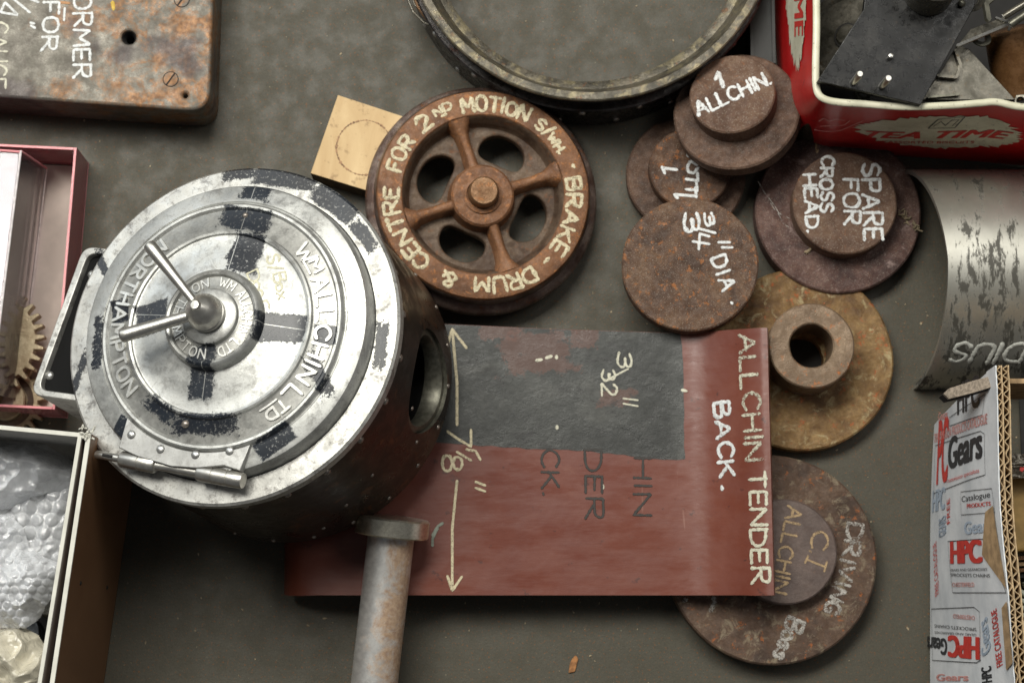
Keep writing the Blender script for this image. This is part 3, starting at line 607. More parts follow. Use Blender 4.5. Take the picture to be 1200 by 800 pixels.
linepx(f, [[(833, 715), (838, 705), (836, 700)], [(802, 703), (804, 702)]], zf, 5, 'paint_dab', grey_p, t)
# ================================================================== brake drum centre
zt = 44; f = Fr(at(566.5, 227.5, zt), lean(566, 227, 13.2, .3, .9)); s_ = mmpp(566, 227, zt)
t = thing('brake_drum_centre', 'spoked rust brown cast wheel with cream lettering round its rim, resting on the plywood block', 'cast wheel', f)
R = 125.5*s_; Ri = 95*s_
g = M(); g.lathe([(Ri, -.8), (Ri+.8, 0), (R-3, 0), (R-1, -.8), (R, -3)], 160, wob=.3, seed=4); g.build('rim_face', drum_m, t)
g = M(); R2 = 137.5*s_; g.lathe([(R, -2.5), (R+1.2, -5), (R+1.5, -12), (R+.5, -14), (R+1, -16), (R2-1.5, -18), (R2, -20), (R2, -26), (R2-2, -28), (Ri, -28), (Ri-1, -26)], 160, wob=.3, seed=7); g.build('flange', drum_edge, t)
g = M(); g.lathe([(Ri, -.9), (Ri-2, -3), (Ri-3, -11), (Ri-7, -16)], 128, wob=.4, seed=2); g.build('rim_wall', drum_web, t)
hub = f.px(565.5, 229, -1); hub = (hub[0], hub[1]); A0 = 18.5
def oval(ang, rr, a, b):
    cx, cy = rr*cos(ang), rr*sin(ang); out = []
    for k in range(40):
        u = 2*pi*k/40; X = abs(cos(u))**.75*math.copysign(a, cos(u)); Y = abs(sin(u))**.85*math.copysign(b, sin(u)); bend = -.012*X*X
        out.append((cx-sin(ang)*X+cos(ang)*(Y+bend), cy+cos(ang)*X+sin(ang)*(Y+bend)))
    return out
holes = [oval(radians(A0+45+90*k+3), 37.2, 16.6+(k % 2), 10.6) for k in range(4)]
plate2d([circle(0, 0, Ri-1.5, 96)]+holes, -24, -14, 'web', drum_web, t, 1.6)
for k in range(4):
    a = radians(A0+90*k); g = M(); st = []
    for (rr, wd, zt_) in ((17, 6.2, -1.2), (24, 4.2, -2.6), (38, 3.6, -3.2), (47, 4.6, -2.4), (52, 7.2, -.9), (Ri-.3, 12, -.3)):
        for (o_, z_) in ((-wd-1.6, -16), (-wd*.75, zt_-1.5), (-wd*.35, zt_), (wd*.35, zt_), (wd*.75, zt_-1.5), (wd+1.6, -16)):
            st.append((rr*cos(a)-o_*sin(a), rr*sin(a)+o_*cos(a), z_))
    g.add(st, [(i*6+j, (i+1)*6+j, (i+1)*6+j+1, i*6+j+1) for i in range(5) for j in range(5)]); g.build('spoke', drum_m, t, ang=60)
g = M(); r = 37*s_; g.lathe([(r+2.5, -16), (r+.5, -10), (r, -2), (r-1.5, -.4), (12, .3), (11, .2), (0, .2)], 72, c=hub, wob=.3, seed=3); h = g.build('hub', drum_m, t)
bc = f.px(567.6, 222, 10); g = M(); g.lathe([(13.2, .2), (13.4, 1.6), (11.5, 2.2)], 48, c=hub); g.build('collar', drum_m, h)
g = M(); g.lathe([(10.8, 0), (10.4, 9), (9.2, 10.4), (0, 10.6)], 40, c=((hub[0]+bc[0])/2, (hub[1]+bc[1])/2)); g.build('stub_shaft', bolt_m, h)
gx, gy = f.px(566.5, 228, 0); rb, hh_ = 100.5*s_, 17*s_
def ang_of(fr, q, c, z=0): p = fr.px(*q, z); return math.degrees(atan2(p[1]-c[1], p[0]-c[0]))
for (tx, a0, a1, rr, hgt, wd) in (('CENTRE', 232, 177, rb, hh_, 2.1), ('FOR', 165.5, 143, rb, hh_, 2.1), ('2', 134, 126, rb, hh_*1.05, 2.2), ('ND', 121, 110, rb+hh_*.5, hh_*.5, 1.6), ('-', 118, 115, rb+hh_*.1, hh_*.4, 1.6), ('MOTION', 103.5, 61, rb, hh_, 2.1),
    ('S/', 54, 44, rb+1, hh_*.8, 1.9), ('WH.', 42.5, 29.5, rb+1, hh_*.62, 1.8), ('*', 19.5, 18.5, rb+2, hh_*.9, 2.4), ('BRAKE', 11.5, -38.5, rb-1, hh_, 2.1), ('-', -44.5, -48, rb, hh_*.8, 2.1), ('DRUM', -57, -95, rb, hh_, 2.1), ('&', -107.5, -116, rb, hh_, 2.0)):
    hand(tx, (0, 0), (1, 0), hgt, lambda x, y, h: (x+gx, y+gy, h), wd*1.16, 'lettering', cream_p, t, seed=len(tx)+int(a0), arc=(0, 0, rr, a0, a1), gap=.22, jit=.07)
# ================================================================== big flanged ring, top
zr = 66; f0 = Fr(at(690.5, -95, zr)); f = Fr(f0.w(0, 0, -zr)); s_ = mmpp(690, -95, zr); R = 219.5*s_
t = thing('flanged_ring', 'large dark steel ring with a grey brown lip, cut off by the top edge', 'steel ring', f)
g = M(); ri = 183*mmpp(684, -82, zr-24)
g.lathe([(R-5, zr-5), (R, zr-4), (R, zr-.8), (R-1, zr), (R-6, zr-.4), (ri+6, zr-22), (ri+.5, zr-23.4), (ri, zr-24), (ri, zr-30), (ri+3, zr-32), (R-8, zr-16)], 200, wob=.6, seed=3, closed=True); g.build('top_lip', ring_m, t)
Rb = 211*mmpp(690, -57, 0)
g = M(); g.lathe([(R-8, zr-14), (R-9, zr-20), (Rb-3, 40)], 200); g.build('groove', deep_m, t)
g = M(); g.lathe([(Rb-5, 41.5), (Rb-.2, 41.5), (Rb+1, 40.5), (Rb, 39), (Rb, 0), (Rb-5, 0)], 200, wob=.5, seed=8, closed=True); g.build('side_band', ring_side, t)
for zz_, da in ((10, 0), (32, 5)):
    for k in range(20):
        a = radians(180+9+k*18+da*1.4)
        if not (175 < math.degrees(a) % 360 < 365): continue
        g = M(); g.dome(((Rb-.1)*cos(a), (Rb-.1)*sin(a), zz_), 2.6, 1.3, 12, (cos(a), sin(a), 0)); g.build('rivet', rivet_b, t)
# loose wires beside the ring
g = M(); wz = 30; f = Fr(at(500, 5, 0)); t2 = thing('wire_bundle', 'short bundle of bent wire and thin rod against the left side of the large ring', 'wire', f)
for pl, r_ in (([(483, -12), (490, 8), (505, 28)], 1.6), ([(474, -10), (484, 14), (497, 27), (508, 31)], .9), ([(480, -12), (486, 6), (494, 14)], .8)):
    g = M(); g.tube([(*f.px(*q, wz), wz) for q in pl], r_, 10); g.build('wire', dull_m if r_ < 1.5 else bolt_m, t2)
# dark frame between ring and tin
f = Fr(at(894, 20, 34)); t = thing('dark_metal_channel', 'narrow dark green metal channel standing between the big ring and the red tin', 'metal channel', f)
x0 = f.px(879, 20)[0]; x1 = f.px(908, 20)[0]; y0 = f.px(894, 74)[1]; y1 = f.px(894, -60)[1]
gm = simple('dark_green_metal', (.016, .017, .015), .5, .1, .2, .1)
g = M(); g.box(x0, x1, y0, y1, -34, -3); g.build('web_plate', gm, t, flat=True)
for xa in (x0, x1-2.2): g = M(); g.box(xa, xa+2.2, y0, y1, -3, 0); g.build('edge_rib', gm, t, flat=True)
# ================================================================== curved sheet lettered RADIUS
f = Fr(at(1066, 320, 0)); Rr = 79; yc = f.px(1066, 322, 0)[1]-4
t = thing('curved_steel_sheet', 'half round bent grey steel sheet with black flecks and upside down white letters', 'steel sheet', f)
def arch(x, th, r): return (x, yc+r*cos(th), r*sin(th))
def edge_x(th): return 12*sin(th)**1.2-6*(cos(th) > 0)*cos(th)
g = M(); n1 = 64
outer_ = lambda u, v: arch(edge_x(pi*v)+u*170, pi*v, Rr); inner_ = lambda u, v: arch(edge_x(pi*v)+u*170, pi*v, Rr-3.2)
g.grid(outer_, 40, n1); g.grid(inner_, 40, n1, True)
for v0 in (0,): g.grid(lambda u, v: arch(edge_x(pi*u), pi*u, Rr-3.2*v), n1, 1)
g.build('sheet', sheet_m, t, ang=50)
th0 = None
def onarch(px, py):
    d = ray(px, py)
    best = None
    for k in range(400):
        th = pi*k/400; p = f.o+Vector(arch(0, th, Rr)); v = (p-CP); q = d.yz.normalized(); e = v.yz.normalized()
        dd = abs(q.x*e.y-q.y*e.x)
        if th > pi*.45 and (best is None or dd < best[0]): best = (dd, th, v)
    th = best[1]; z = Rr*sin(th); return (at(px, py, z)-f.o).x, th
xa, th_a = onarch(1121, 403); xb, th_b = onarch(1262, 403); xt, th_t = onarch(1121, 425)
print('arch', xa, th_a, xb, th_t)
hand('RADIUS', (xb, -Rr*th_a), (xa, -Rr*th_a), abs(th_t-th_a)*Rr, lambda x, y, h: arch(x, -y/Rr, Rr+h), 2.7, 'lettering', paintmat('chalk_white', (.62, .63, .58), .15), t, seed=61, slant=.2, hh=.12)
# ================================================================== tender back plate (red, curled ends)
st = [  # px x top, px y top, px x bottom, px y bottom, height of upper face
 (336, 372, 333, 696, 15), (338, 372, 335, 697, 20), (344, 372, 341, 697.5, 26), (356, 373, 353, 697.5, 31.5), (380, 374, 378, 697, 35.5), (420, 376, 420, 697, 37.5), (530, 380, 530, 697, 36.5), (640, 385, 642, 697, 34.5),
 (760, 389, 764, 697, 34), (800, 390, 805, 697, 35), (822, 389, 828, 697, 38), (842, 387.5, 848, 697, 43.5), (860, 386, 866, 697, 50), (876, 385, 884, 697.3, 57), (890, 384, 898, 697.3, 61.5), (899, 384, 907, 697, 63)]
PT = [at(a, b, z) for a, b, c, d_, z in st]; PB = [at(c, d_, z) for a, b, c, d_, z in st]
def crv(P, u):
    x = u*(len(P)-1); i = min(int(x), len(P)-2); t = x-i
    a, b, c, d_ = P[max(i-1, 0)], P[i], P[i+1], P[min(i+2, len(P)-1)]
    return .5*((2*b)+(c-a)*t+(2*a-5*b+4*c-d_)*t*t+(3*b-a-3*c+d_)*t**3)
f = Fr(at(620, 540, 0)); TH = 5.
def tp(u, v, h=0):        # v 0 bottom edge .. 1 top edge
    b, t_ = crv(PB, u), crv(PT, u); p = b.lerp(t_, v); e = 1e-3
    du = crv(PB, min(u+e, 1)).lerp(crv(PT, min(u+e, 1)), v)-crv(PB, max(u-e, 0)).lerp(crv(PT, max(u-e, 0)), v); n = du.cross(t_-b).normalized()
    return p+n*h-f.o
t = thing('tender_back_plate', 'red oxide painted curled plate with a grey patch, lettered ALLCHIN TENDER BACK', 'painted plate', f)
g = M(); NU = 150
g.grid(lambda u, v: tp(u, v), NU, 12); g.grid(lambda u, v: tp(u, v, -TH), NU, 12, True)
for v_ in (0, 1): g.grid(lambda u, v: tp(u, v_, -TH*v), NU, 1)
for u_ in (0, 1): g.grid(lambda u, v: tp(u_, u, -TH*v), 12, 1)
g.build('plate', red_m, t, ang=50)
# inverse: pixel -> (u,v) on the plate
TAB = [(u/300, tp(u/300, 0)+f.o, tp(u/300, 1)+f.o) for u in range(301)]
def pj(p):
    q = p-CP; k = F/q.dot(FW); return (600+k*q.dot(RT), 400-k*q.dot(UP))
TPX = [(u, pj(a), pj(b)) for u, a, b in TAB]
def uv(px, py):
    best = None
    for u, a, b in TPX:
        v = (a[1]-py)/(a[1]-b[1]); x = a[0]+(b[0]-a[0])*v
        if best is None or abs(x-px) < best[0]: best = (abs(x-px), u, v)
    return best[1], best[2]
# draw in a flat chart: chart x = arc length along plate, chart y = v*width
LEN = [0.]
for (u0, a0, b0), (u1, a1, b1) in zip(TAB, TAB[1:]): LEN.append(LEN[-1]+((a1+b1)*.5-(a0+b0)*.5).length)
WID = (TAB[150][1]-TAB[150][2]).length
def u_of(x):
    x = min(max(x, 0), LEN[-1]-1e-6); lo, hi = 0, 300
    while hi-lo > 1:
        m_ = (lo+hi)//2
        if LEN[m_] <= x: lo = m_
        else: hi = m_
    return (lo+(x-LEN[lo])/(LEN[hi]-LEN[lo]))/300
def chart(px, py): u, v = uv(px, py); return (LEN[round(u*300)], v*WID)
def onpl(x, y, h): return tp(u_of(x), y/WID, h)
KP = .59
def tw(text, q0, q1, h, wd, mat, **k): return hand(text, chart(*q0), chart(*q1), h*KP, lambda x, y, hh: onpl(x, y, hh+k_off), wd*KP, 'lettering', mat, t, **k)
k_off = 0.05
# grey patch: thin stained skin with a wavy outline
bot = [(452, 512), (500, 519), (560, 523), (620, 527), (680, 529), (720, 533), (755, 538), (785, 540), (798, 538), (803, 520), (802, 480), (801, 455), (797, 430), (796, 391)]
pc = [chart(*q) for q in bot]; rn = random.Random(5)
g = M(); NXp = 120; x_l = chart(452, 512)[0]; x_r = chart(801, 455)[0]
def lowy(x):
    for (a, b) in zip(pc[:8], pc[1:8]):
        if a[0] <= x <= b[0]: return a[1]+(b[1]-a[1])*(x-a[0])/(b[0]-a[0])
    return pc[7][1] if x > pc[7][0] else pc[0][1]
def pf(u, v):
    x = x_l+(x_r-x_l)*u; y0 = lowy(x)+1.0*noise.noise((x*.12, 0, 3)); y1 = WID-.2; y = y0+(y1-y0)*v
    if u > .985: x += 1.4*noise.noise((y*.09, 4, 0))-(.0 if v < .75 else (v-.75)*6)
    return onpl(x, y, .16)
g.grid(pf, NXp, 30); g.build('grey_patch', patch_m, t, ang=60)
k_off = .2
cm = pale_p
tw('ALLCHIN', (866, 393), (874, 541), 22, 3.6, paintmat('worn_cream_marker', (.62, .60, .47), .45), seed=71); tw('TENDER', (878, 555), (882, 683), 20, 3.6, cm, seed=72)
tw('BACK', (837, 474), (843, 560), 19, 4, white_p, seed=73); tw('.', (846, 572), (846, 575), 19, 4.4, white_p, seed=73)
tw('3', (724, 414), (726, 431), 17, 2.8, cm, seed=74); tw('32', (706, 434), (708, 464), 17, 2.8, cm, seed=75)
def tl(pts, wd, mat, seed=3):
    g = M()
    for i, p in enumerate(pts): g.ribbon([chart(*q) for q in p], wd*KP, lambda x, y, h: onpl(x, y, h+k_off), seed=seed+i)
    return g.build('lettering', mat, t, ang=50)
tl([[(710, 446), (734, 433)], [(733, 468), (745, 470)], [(733, 474), (745, 477)]], 2.4, cm)
tl([[(630, 423), (635, 422)], [(641, 420), (647, 418)], [(650, 420), (653, 418)], [(652, 501), (655, 503)], [(800, 458), (804, 459)], [(707, 570), (704, 573)]], 4, cm)
tw('HIN', (743, 538), (743, 604), 20, 2.8, black_p, seed=76); tw('DER', (686, 528), (686, 608), 20, 2.8, black_p, seed=77, slant=0); tw('CK.', (634, 528), (634, 581), 20, 2.8, black_p, seed=78)
aw = cream_p
tl([[(534, 499), (533, 450), (532.5, 386)], [(526.5, 404), (532, 386), (544, 408)]], 3.6, aw); tl([[(533, 565), (532, 620), (532, 690)], [(526, 675), (532, 692), (541, 676)]], 3.4, aw, 5)
tl([[(522, 507), (536, 515), (552, 525), (549.5, 505)], [(556, 566), (566, 570)], [(556, 573), (566, 577)], [(538, 531), (551, 541)], [(545, 528), (559, 530), (561, 540)]], 3.2, aw, 9)
tw('8', (517, 536), (521, 553), 24, 3.2, aw, seed=79)
tl([[(520, 614), (512, 618), (508, 628)], [(511, 620), (506, 632), (509, 640)]], 3.4, simple('grey_green_scuff', (.24, .27, .22), .7), 4)
# ================================================================== steel pin with a flat head, bottom
zh = 62; A = at(461, 606, zh); B = at(434, 840, 42); ax = (B-A).normalized(); sd = Vector((0, 0, 1)); 
f = Fr(A, sd-ax*ax.z, ax.cross(Vector((0, 0, 1)))*-1 if False else Vector((-ax.y, ax.x, 0))); t = thing('headed_steel_pin', 'bright round steel pin with flat disc head and rusty shank, resting across the red plate', 'steel pin', f)
La = f.x; ay = Vector((ax.dot(f.x), ax.dot(f.y), ax.dot(f.z)))
R1 = 43.5*mmpp(457, 615, zh); R2 = 27.5*mmpp(455, 640, zh)
g = M(); g.turned((0, 0, 0), ay*12.5, [(0, R1-1.2), (.09, R1), (.93, R1), (1, R1-.8)], 72); g.build('head', head_m, t)
g = M(); g.turned(ay*12.4, ay*190, [(0, R2+.8), (.008, R2), (.04, R2-.1), (.5, R2), (1, R2)], 56); g.build('shank', rod_m, t)
g = M(); hx = f.px(415, 613, 0); g.dome((-R1*.97, 3.5, 4), 2.0, 1.2, 10, (-1, 0, .3)); g.build('grub_screw', rivet_b, t)
# ================================================================== smokebox
nS = lean(271, 390, 28.5, -.79, .61); ZT = 152; f = Fr(at(271, 390, ZT), nS); RO = 207.2*mmpp(271, 390, ZT); LB = 122
print('smokebox R', RO, 'lean', math.degrees(math.acos(nS.z)))
t = thing('smokebox', 'dark riveted smokebox stood on end, its bright round cast door lettered ALLCHIN LTD', 'smokebox', f)
def P(px, py, z=0): return f.px(px, py, z)
def ang(q, z=0): p = P(*q, z); return math.degrees(atan2(p[1], p[0])) 
# barrel with the chimney hole cut through
RB = RO-2.2; bar = M(); bar.lathe([(RB, -8), (RB, -LB), (RB-9, -LB), (RB-9, -8)], 256, closed=True)
hd = radians(ang((530, 452), -85)); HZ = -LB+43; RH = 35
print('hole dir', math.degrees(hd))
b0 = bar.build('barrel', barrel_m, None); cu = M(); dv = Vector((cos(hd), sin(hd), 0)); cu.turned(dv*(RB-40)+Vector((0, 0, HZ)), dv*(RB+30)+Vector((0, 0, HZ)), [(0, RH), (1, RH)], 96); c0 = cu.build('cutter', bare_m, None)
md = b0.modifiers.new('b', 'BOOLEAN'); md.object = c0; md.operation = 'DIFFERENCE'; md.solver = 'EXACT'; md.material_mode = 'TRANSFER'
bpy.context.view_layer.update(); me = bpy.data.meshes.new_from_object(b0.evaluated_get(bpy.context.evaluated_depsgraph_get()))
bpy.data.objects.remove(b0); bpy.data.objects.remove(c0); me.name = 'barrel'; me.set_sharp_from_angle(angle=radians(38))
bo = bpy.data.objects.new('barrel', me); col.objects.link(bo); bo.parent = t
print('barrel mats', [m_.name for m_ in me.materials])
g = M(); c1, c2 = dv*(RB-2.5)+Vector((0, 0, HZ)), dv*(RB-15)+Vector((0, 0, HZ)); u_ = Vector((0, 0, 1)); v_ = dv.cross(u_); rings = []
for (cc_, rr) in ((c1, RH-.4), (c2, RH-.4), (c2, RH-6), (c1-dv*3, RH-6), (c1, RH-4.5)):
    for k in range(72):
        a = 2*pi*k/72; o2 = u_*cos(a)*rr+v_*sin(a)*rr; p = cc_+o2; dep = sqrt(max(RB*RB-(rr*sin(a))**2, 1))-RB; g.v.append(tuple(p+dv*(dep if cc_ is not c2 else 0)))
g.f += [(i*72+k, ((i+1) % 5)*72+k, ((i+1) % 5)*72+(k+1) % 72, i*72+(k+1) % 72) for i in range(5) for k in range(72)]; g.build('chimney_opening', bare_m, t)
g = M(); g.lathe([(RB-9.5, -LB+1), (0, -LB+1)], 64); g.build('back_disc', deep_m, t)
for (n_, z_, off, hh, rr) in ((24, -15, 4, 1.7, 2.6), (24, -LB+7, 9, 1.2, 1.7)):
    for k in range(n_):
        a = radians(off+360/n_*k); g = M(); g.dome((RB*cos(a), RB*sin(a), z_), rr, hh, 12, (cos(a), sin(a), 0)); g.build('rivet', rivet_m, t)
for q in ((-62, -LB+42), (-48, -LB+55), (-30, -LB+30), (-75, -LB+20), (-22, -60)):
    a = radians(q[0]); g = M(); g.dome((RB*cos(a), RB*sin(a), q[1]), 1.5, .9, 10, (cos(a), sin(a), 0)); g.build('rivet', rivet_m, t)
# paint remains measured on the face: centre, half sizes, rotation
def pt(cx, cy, a, b, rot, k=.6, z=20): p = P(cx, cy, z); return (p[0], p[1], a*.95, b*.92, rot+4, k*2.1)
fm = door_metal('front_ring_metal', [pt(335, 208, 25, 8, -17, .5, 0), pt(392, 238, 20, 8, -42, .6, 0), pt(426, 275, 14, 5, -58, .9, 0), pt(446, 405, 15, 4, -98, 1.4, 0), pt(280, 203, 12, 5, 2, 1.2, 0), pt(92, 440, 18, 3, 66, 1.5, 0), pt(120, 310, 18, 3, 115, 1.5, 0)], base=(.50, .495, .465), grime=.7, rough=.42, metal=.65, paint=(.014, .015, .018))
g = M(); g.lathe([(RO-10.5, -9), (RO-1, -9), (RO, -8), (RO, -1.6), (RO-1.6, 0), (98.5, .8), (98.5, -3), (RO-10.5, -4)], 200, closed=True, wob=.25, seed=2); ring = g.build('front_ring', fm, t)
dl = [pt(287, 296, 15.5, 12, 75, .55, 24), pt(288, 257, 8.5, 20, 72, .55, 18), pt(300, 224, 7, 11, 70, .9, 14), pt(330, 384, 17, 10.5, -8, .45, 24), pt(382, 392, 8, 7, -8, .4, 18), pt(237, 444, 14, 9.5, 78, .6, 24), pt(238, 497, 7, 24, 80, 1.0, 18),
      pt(178, 372, 13, 12, 5, .35, 24), pt(141, 365, 7, 10, 5, .3, 18), pt(322, 517, 15, 7, 28, .25, 14), pt(143, 499, 7, 6, 50, .3, 14), pt(268, 291, 6, 6, 60, .6, 34), pt(238, 412, 5, 8, 85, .8, 34), pt(190, 480, 12, 6, -40, 1.4, 18), pt(375, 440, 14, 5, -70, 1.5, 14), pt(115, 400, 18, 4, 85, 1.6, 14)]
p1, p2 = P(297, 200, 20), P(236, 480, 20); p3, p4 = P(130, 366, 20), P(360, 387, 20)
def sc(a, b): return ((a[0]+b[0])/2, (a[1]+b[1])/2, hypot(b[0]-a[0], b[1]-a[1])/2, .28, math.degrees(atan2(b[1]-a[1], b[0]-a[0])))
dm = door_metal('door_metal', dl, base=(.47, .475, .455), grime=.4, rough=.40, metal=.65, band=True, scr=(sc(p1, p2), sc(p3, p4)))
g = M(); prof = [(98, .2), (97.6, 2), (97, 9.5), (95.6, 12.2), (93.5, 13), (84.5, 15), (83.6, 14.2), (83, 14.4), (82.2, 17.2), (81, 18.3), (79.4, 18.3), (78.4, 17.2), (77.8, 16.6), (64.2, 19.6), (63.4, 20), (62.6, 22), (61.4, 22.6), (60, 22.2), (59.4, 20.6), (58.6, 20.4),
    (50, 22.2), (40, 24.2), (33.2, 25.6), (32.6, 31), (31.6, 33.4), (30.2, 34.2), (28.8, 33.6), (28.2, 31.8), (27.6, 31.4), (20, 32.4), (18.6, 33), (18.2, 36.4), (17, 37.2), (11, 38), (10.4, 39.4), (9, 40), (0, 40)]
g.lathe(prof, 220); door = g.build('door', dm, t)
lm = door_metal('raised_letter_metal', None, base=(.60, .60, .57), grime=.25, rough=.4, metal=.65)
def surf(r):      # height of the door face at radius r
    for (r0, z0), (r1, z1) in zip(prof, prof[1:]):
        if r1 <= r <= r0: return z0+(z1-z0)*((r0-r)/max(r0-r1, 1e-6))
    return 20
def cast(text, a0, a1, rin, rout, wd, seed, hh=1.3, gap=.26, sub=None):
    """raised letters round the door, one mesh per letter"""
    W, _ = strokes(text, gap); x = 0
    for i, ch in enumerate(text):
        w_ = G[ch][0]
        if ch != ' ':
            A0 = a0+(a1-a0)*x/W; A1 = a0+(a1-a0)*(x+w_)/W; cw = a1 < a0
            fn = lambda X, Y, h: (X, Y, surf(hypot(X, Y))+h)
            base_r = rin if cw else rout
            ob = hand(ch, (0, 0), (1, 0), rout-rin, fn, wd, 'cast_letter', lm, door, hh=hh, seed=seed+i, jit=0, rough=.0, arc=(0, 0, base_r, A0, A1))
        x += w_+gap
zl = 19
cast('W', ang((352, 290), zl), ang((362, 306), zl), 66, 75.5, 2.1, 1); cast('M', ang((360, 309), zl), ang((367, 321), zl), 69.5, 75.5, 1.7, 2)
g = M(); a0, a1 = radians(ang((351, 310), zl)), radians(ang((357, 325), zl)); g.ribbon([(66.6*cos(a0+(a1-a0)*k/6), 66.6*sin(a0+(a1-a0)*k/6)) for k in range(7)], 1.5, lambda x, y, h: (x, y, surf(hypot(x, y))+h), h=1.2, rough=0); g.build('cast_bar', lm, door)
cast('ALLCHIN', ang((372, 325), zl), ang((353, 445), zl), 66, 75.5, 2.1, 5); cast('L', ang((343, 452), zl), ang((335, 466), zl), 66, 75.5, 2.1, 8)
cast('TD', ang((330, 465), zl), ang((310, 482), zl), 69, 75.5, 1.8, 9)
g = M(); a0, a1 = radians(ang((320, 462), zl)), radians(ang((303, 477), zl)); g.ribbon([(66.6*cos(a0+(a1-a0)*k/6), 66.6*sin(a0+(a1-a0)*k/6)) for k in range(7)], 1.4, lambda x, y, h: (x, y, surf(hypot(x, y))+h), h=1.2, rough=0); g.build('cast_bar', lm, door)
a0 = ang((186, 278), zl); a1 = ang((156, 458), zl) % 360; print('north', a0, a1)
cast('NORTHAMPTON', a0, a1, 66, 75.5, 2.1, 20)
cast('WM ALLCHIN LTD', 78, -76, 21, 27, 1.0, 40, hh=.8, gap=.3); cast('NORTHAMPTON', 98, 262, 21, 27, 1.0, 60, hh=.8, gap=.3)
mk = paintmat('yellow_cream_marker', (.60, .58, .42), .2)
fz = lambda x, y, h: (x, y, surf(min(max(hypot(x, y), 34), 58))+h)
handpx(f, 'S/', (312, 301), (317, 320), 15, 22, 2.6, 'marker_writing', mk, door, seed=81, fn=fz); handpx(f, 'Box', (321, 322), (327, 352), 13, 22, 2.4, 'marker_writing', mk, door, seed=82, fn=fz, gap=.12)
handpx(f, 'Door' if False else 'Doo', (291, 322), (305, 351), 13, 23, 2.3, 'marker_writing', mk, door, seed=83, fn=fz, gap=.1); handpx(f, 'r', (306, 356), (309, 366), 15, 23, 2.2, 'marker_writing', mk, door, seed=84, fn=fz)
g = M(); q = P(218, 497, 18); g.dome((*q, surf(hypot(*q))-.2), 2.7, 2.2, 16); g.build('dark_bolt_head', rivet_m, door)
g = M(); q = P(287, 252, 18); g.dome((*q, surf(hypot(*q))-.2), 2.0, 1.5, 14); g.build('dark_bolt_head', rivet_m, door)
# central handle: knob and two tapered arms
g = M(); g.lathe([(0, 60), (2.6, 59.8), (3.2, 59.2), (3.5, 57.8), (7.2, 54.8), (10, 51), (11.6, 46.5), (11.8, 43.5), (11.2, 43), (11.2, 42.4), (11.9, 42), (11.9, 39.6), (11.2, 39)], 56); kn = g.build('handle_knob', nickel_m, door)
for (q, z_, z1, r0, r1, nm) in (((174, 286), 53, 58, 2.7, 4.3, 1), ((141, 394), 46, 50, 3.4, 4.5, 2)):
    e = P(*q, z1); g = M(); s0 = Vector((e[0], e[1], 0)).normalized()*6
    g.turned((s0.x, s0.y, z_), (e[0], e[1], z1), [(0, r0), (.9, r1), (.97, r1), (.99, r1-.5), (1, r1-1.4)], 32); g.build('handle_arm', nickel_m, kn)
# hinge strap and pin
hz = 15.2; cs = [P(*q, hz+2.5) for q in ((148, 490), (139, 524), (160, 534), (200, 546), (230, 548), (262, 545), (281, 551), (290, 508))]
rU = 83.4; aa0 = atan2(cs[-1][1], cs[-1][0]); aa1 = atan2(cs[0][1], cs[0][0]); 
if aa1 > aa0: aa1 -= 2*pi
arc = [(rU*cos(aa0+(aa1-aa0)*k/24), rU*sin(aa0+(aa1-aa0)*k/24)) for k in range(25)]
hm = door_metal('hinge_strap_metal', None, base=(.40, .40, .385), grime=.3, rough=.45, metal=.6)
hs_ = plate2d([cs[1:-1]+arc], hz-4, hz+2.4, 'hinge_strap', hm, door, .5)
for q in ((154, 509), (188, 526), (229, 532.5), (269, 528)):
    g = M(); g.dome((*P(*q, hz+2.5), hz+2.3), 3.0, 1.7, 16); g.build('rivet', rivet_b, hs_)
e0, e1 = Vector((*P(112, 532, 12), 12)), Vector((*P(285, 563, 12), 12)); L = (e1-e0)
prof_h = [(0, 2.0), (.01, 2.6), (.17, 2.6), (.172, 4.4), (.185, 5.2), (.30, 5.3), (.302, 4.9), (.308, 4.9), (.31, 5.4), (.405, 5.5), (.415, 4.8), (.42, 3.2), (.70, 2.9), (.702, 4.9), (.71, 5.3), (.80, 5.4), (.802, 5.0), (.808, 5.0), (.81, 5.4), (.90, 5.4), (.902, 5.0), (.908, 5.0), (.91, 5.4), (.985, 5.4), (1, 4.8)]
g = M(); g.turned(e0, e1, prof_h, 36); hp = g.build('hinge_pin', nickel_m, door)
g = M(); s1 = e0+L*.06+Vector((0, 0, 2.3)); g.tube([s1, s1+L.normalized()*7], 1.0, 10); g.build('slot', deep_m, hp)
for fr_ in (.33, .86):
    c_ = e0+L*fr_; g = M(); u_ = L.normalized(); v_ = Vector((-u_.y, u_.x, 0)); pts = [c_-u_*6-v_*2, c_+u_*6-v_*2, c_+u_*6+v_*11, c_-u_*6+v_*11]
    g.hexa([(p.x, p.y, 6) for p in pts], [(p.x, p.y, 14.2) for p in pts]); g.build('hinge_lug', hm, door, flat=True)
# saddle box on the left
cs = [P(*q, -12) for q in ((98, 288), (35, 462), (150, 478), (190, 300))]; o = rounded(cs, 9, 8)
cen = Vector((sum(c[0] for c in cs)/4, sum(c[1] for c in cs)/4)); cs2 = [P(*q, -12) for q in ((103.5, 296), (45, 456), (150, 470), (190, 306))]; inn = rounded(cs2, 7, 8)
plate2d([o, inn], -98, -12, 'saddle_frame', fm, t, .7)
plate2d([rounded([tuple(Vector(c).lerp(cen, .01)) for c in cs2], 6, 8)], -21, -17, 'saddle_plate', black_m, t, .3)
for q in ((108, 322), (58, 440)): g = M(); g.dome((*P(*q, -17), -17), 3.1, 2.2, 14); g.build('rivet', rivet_b, t)
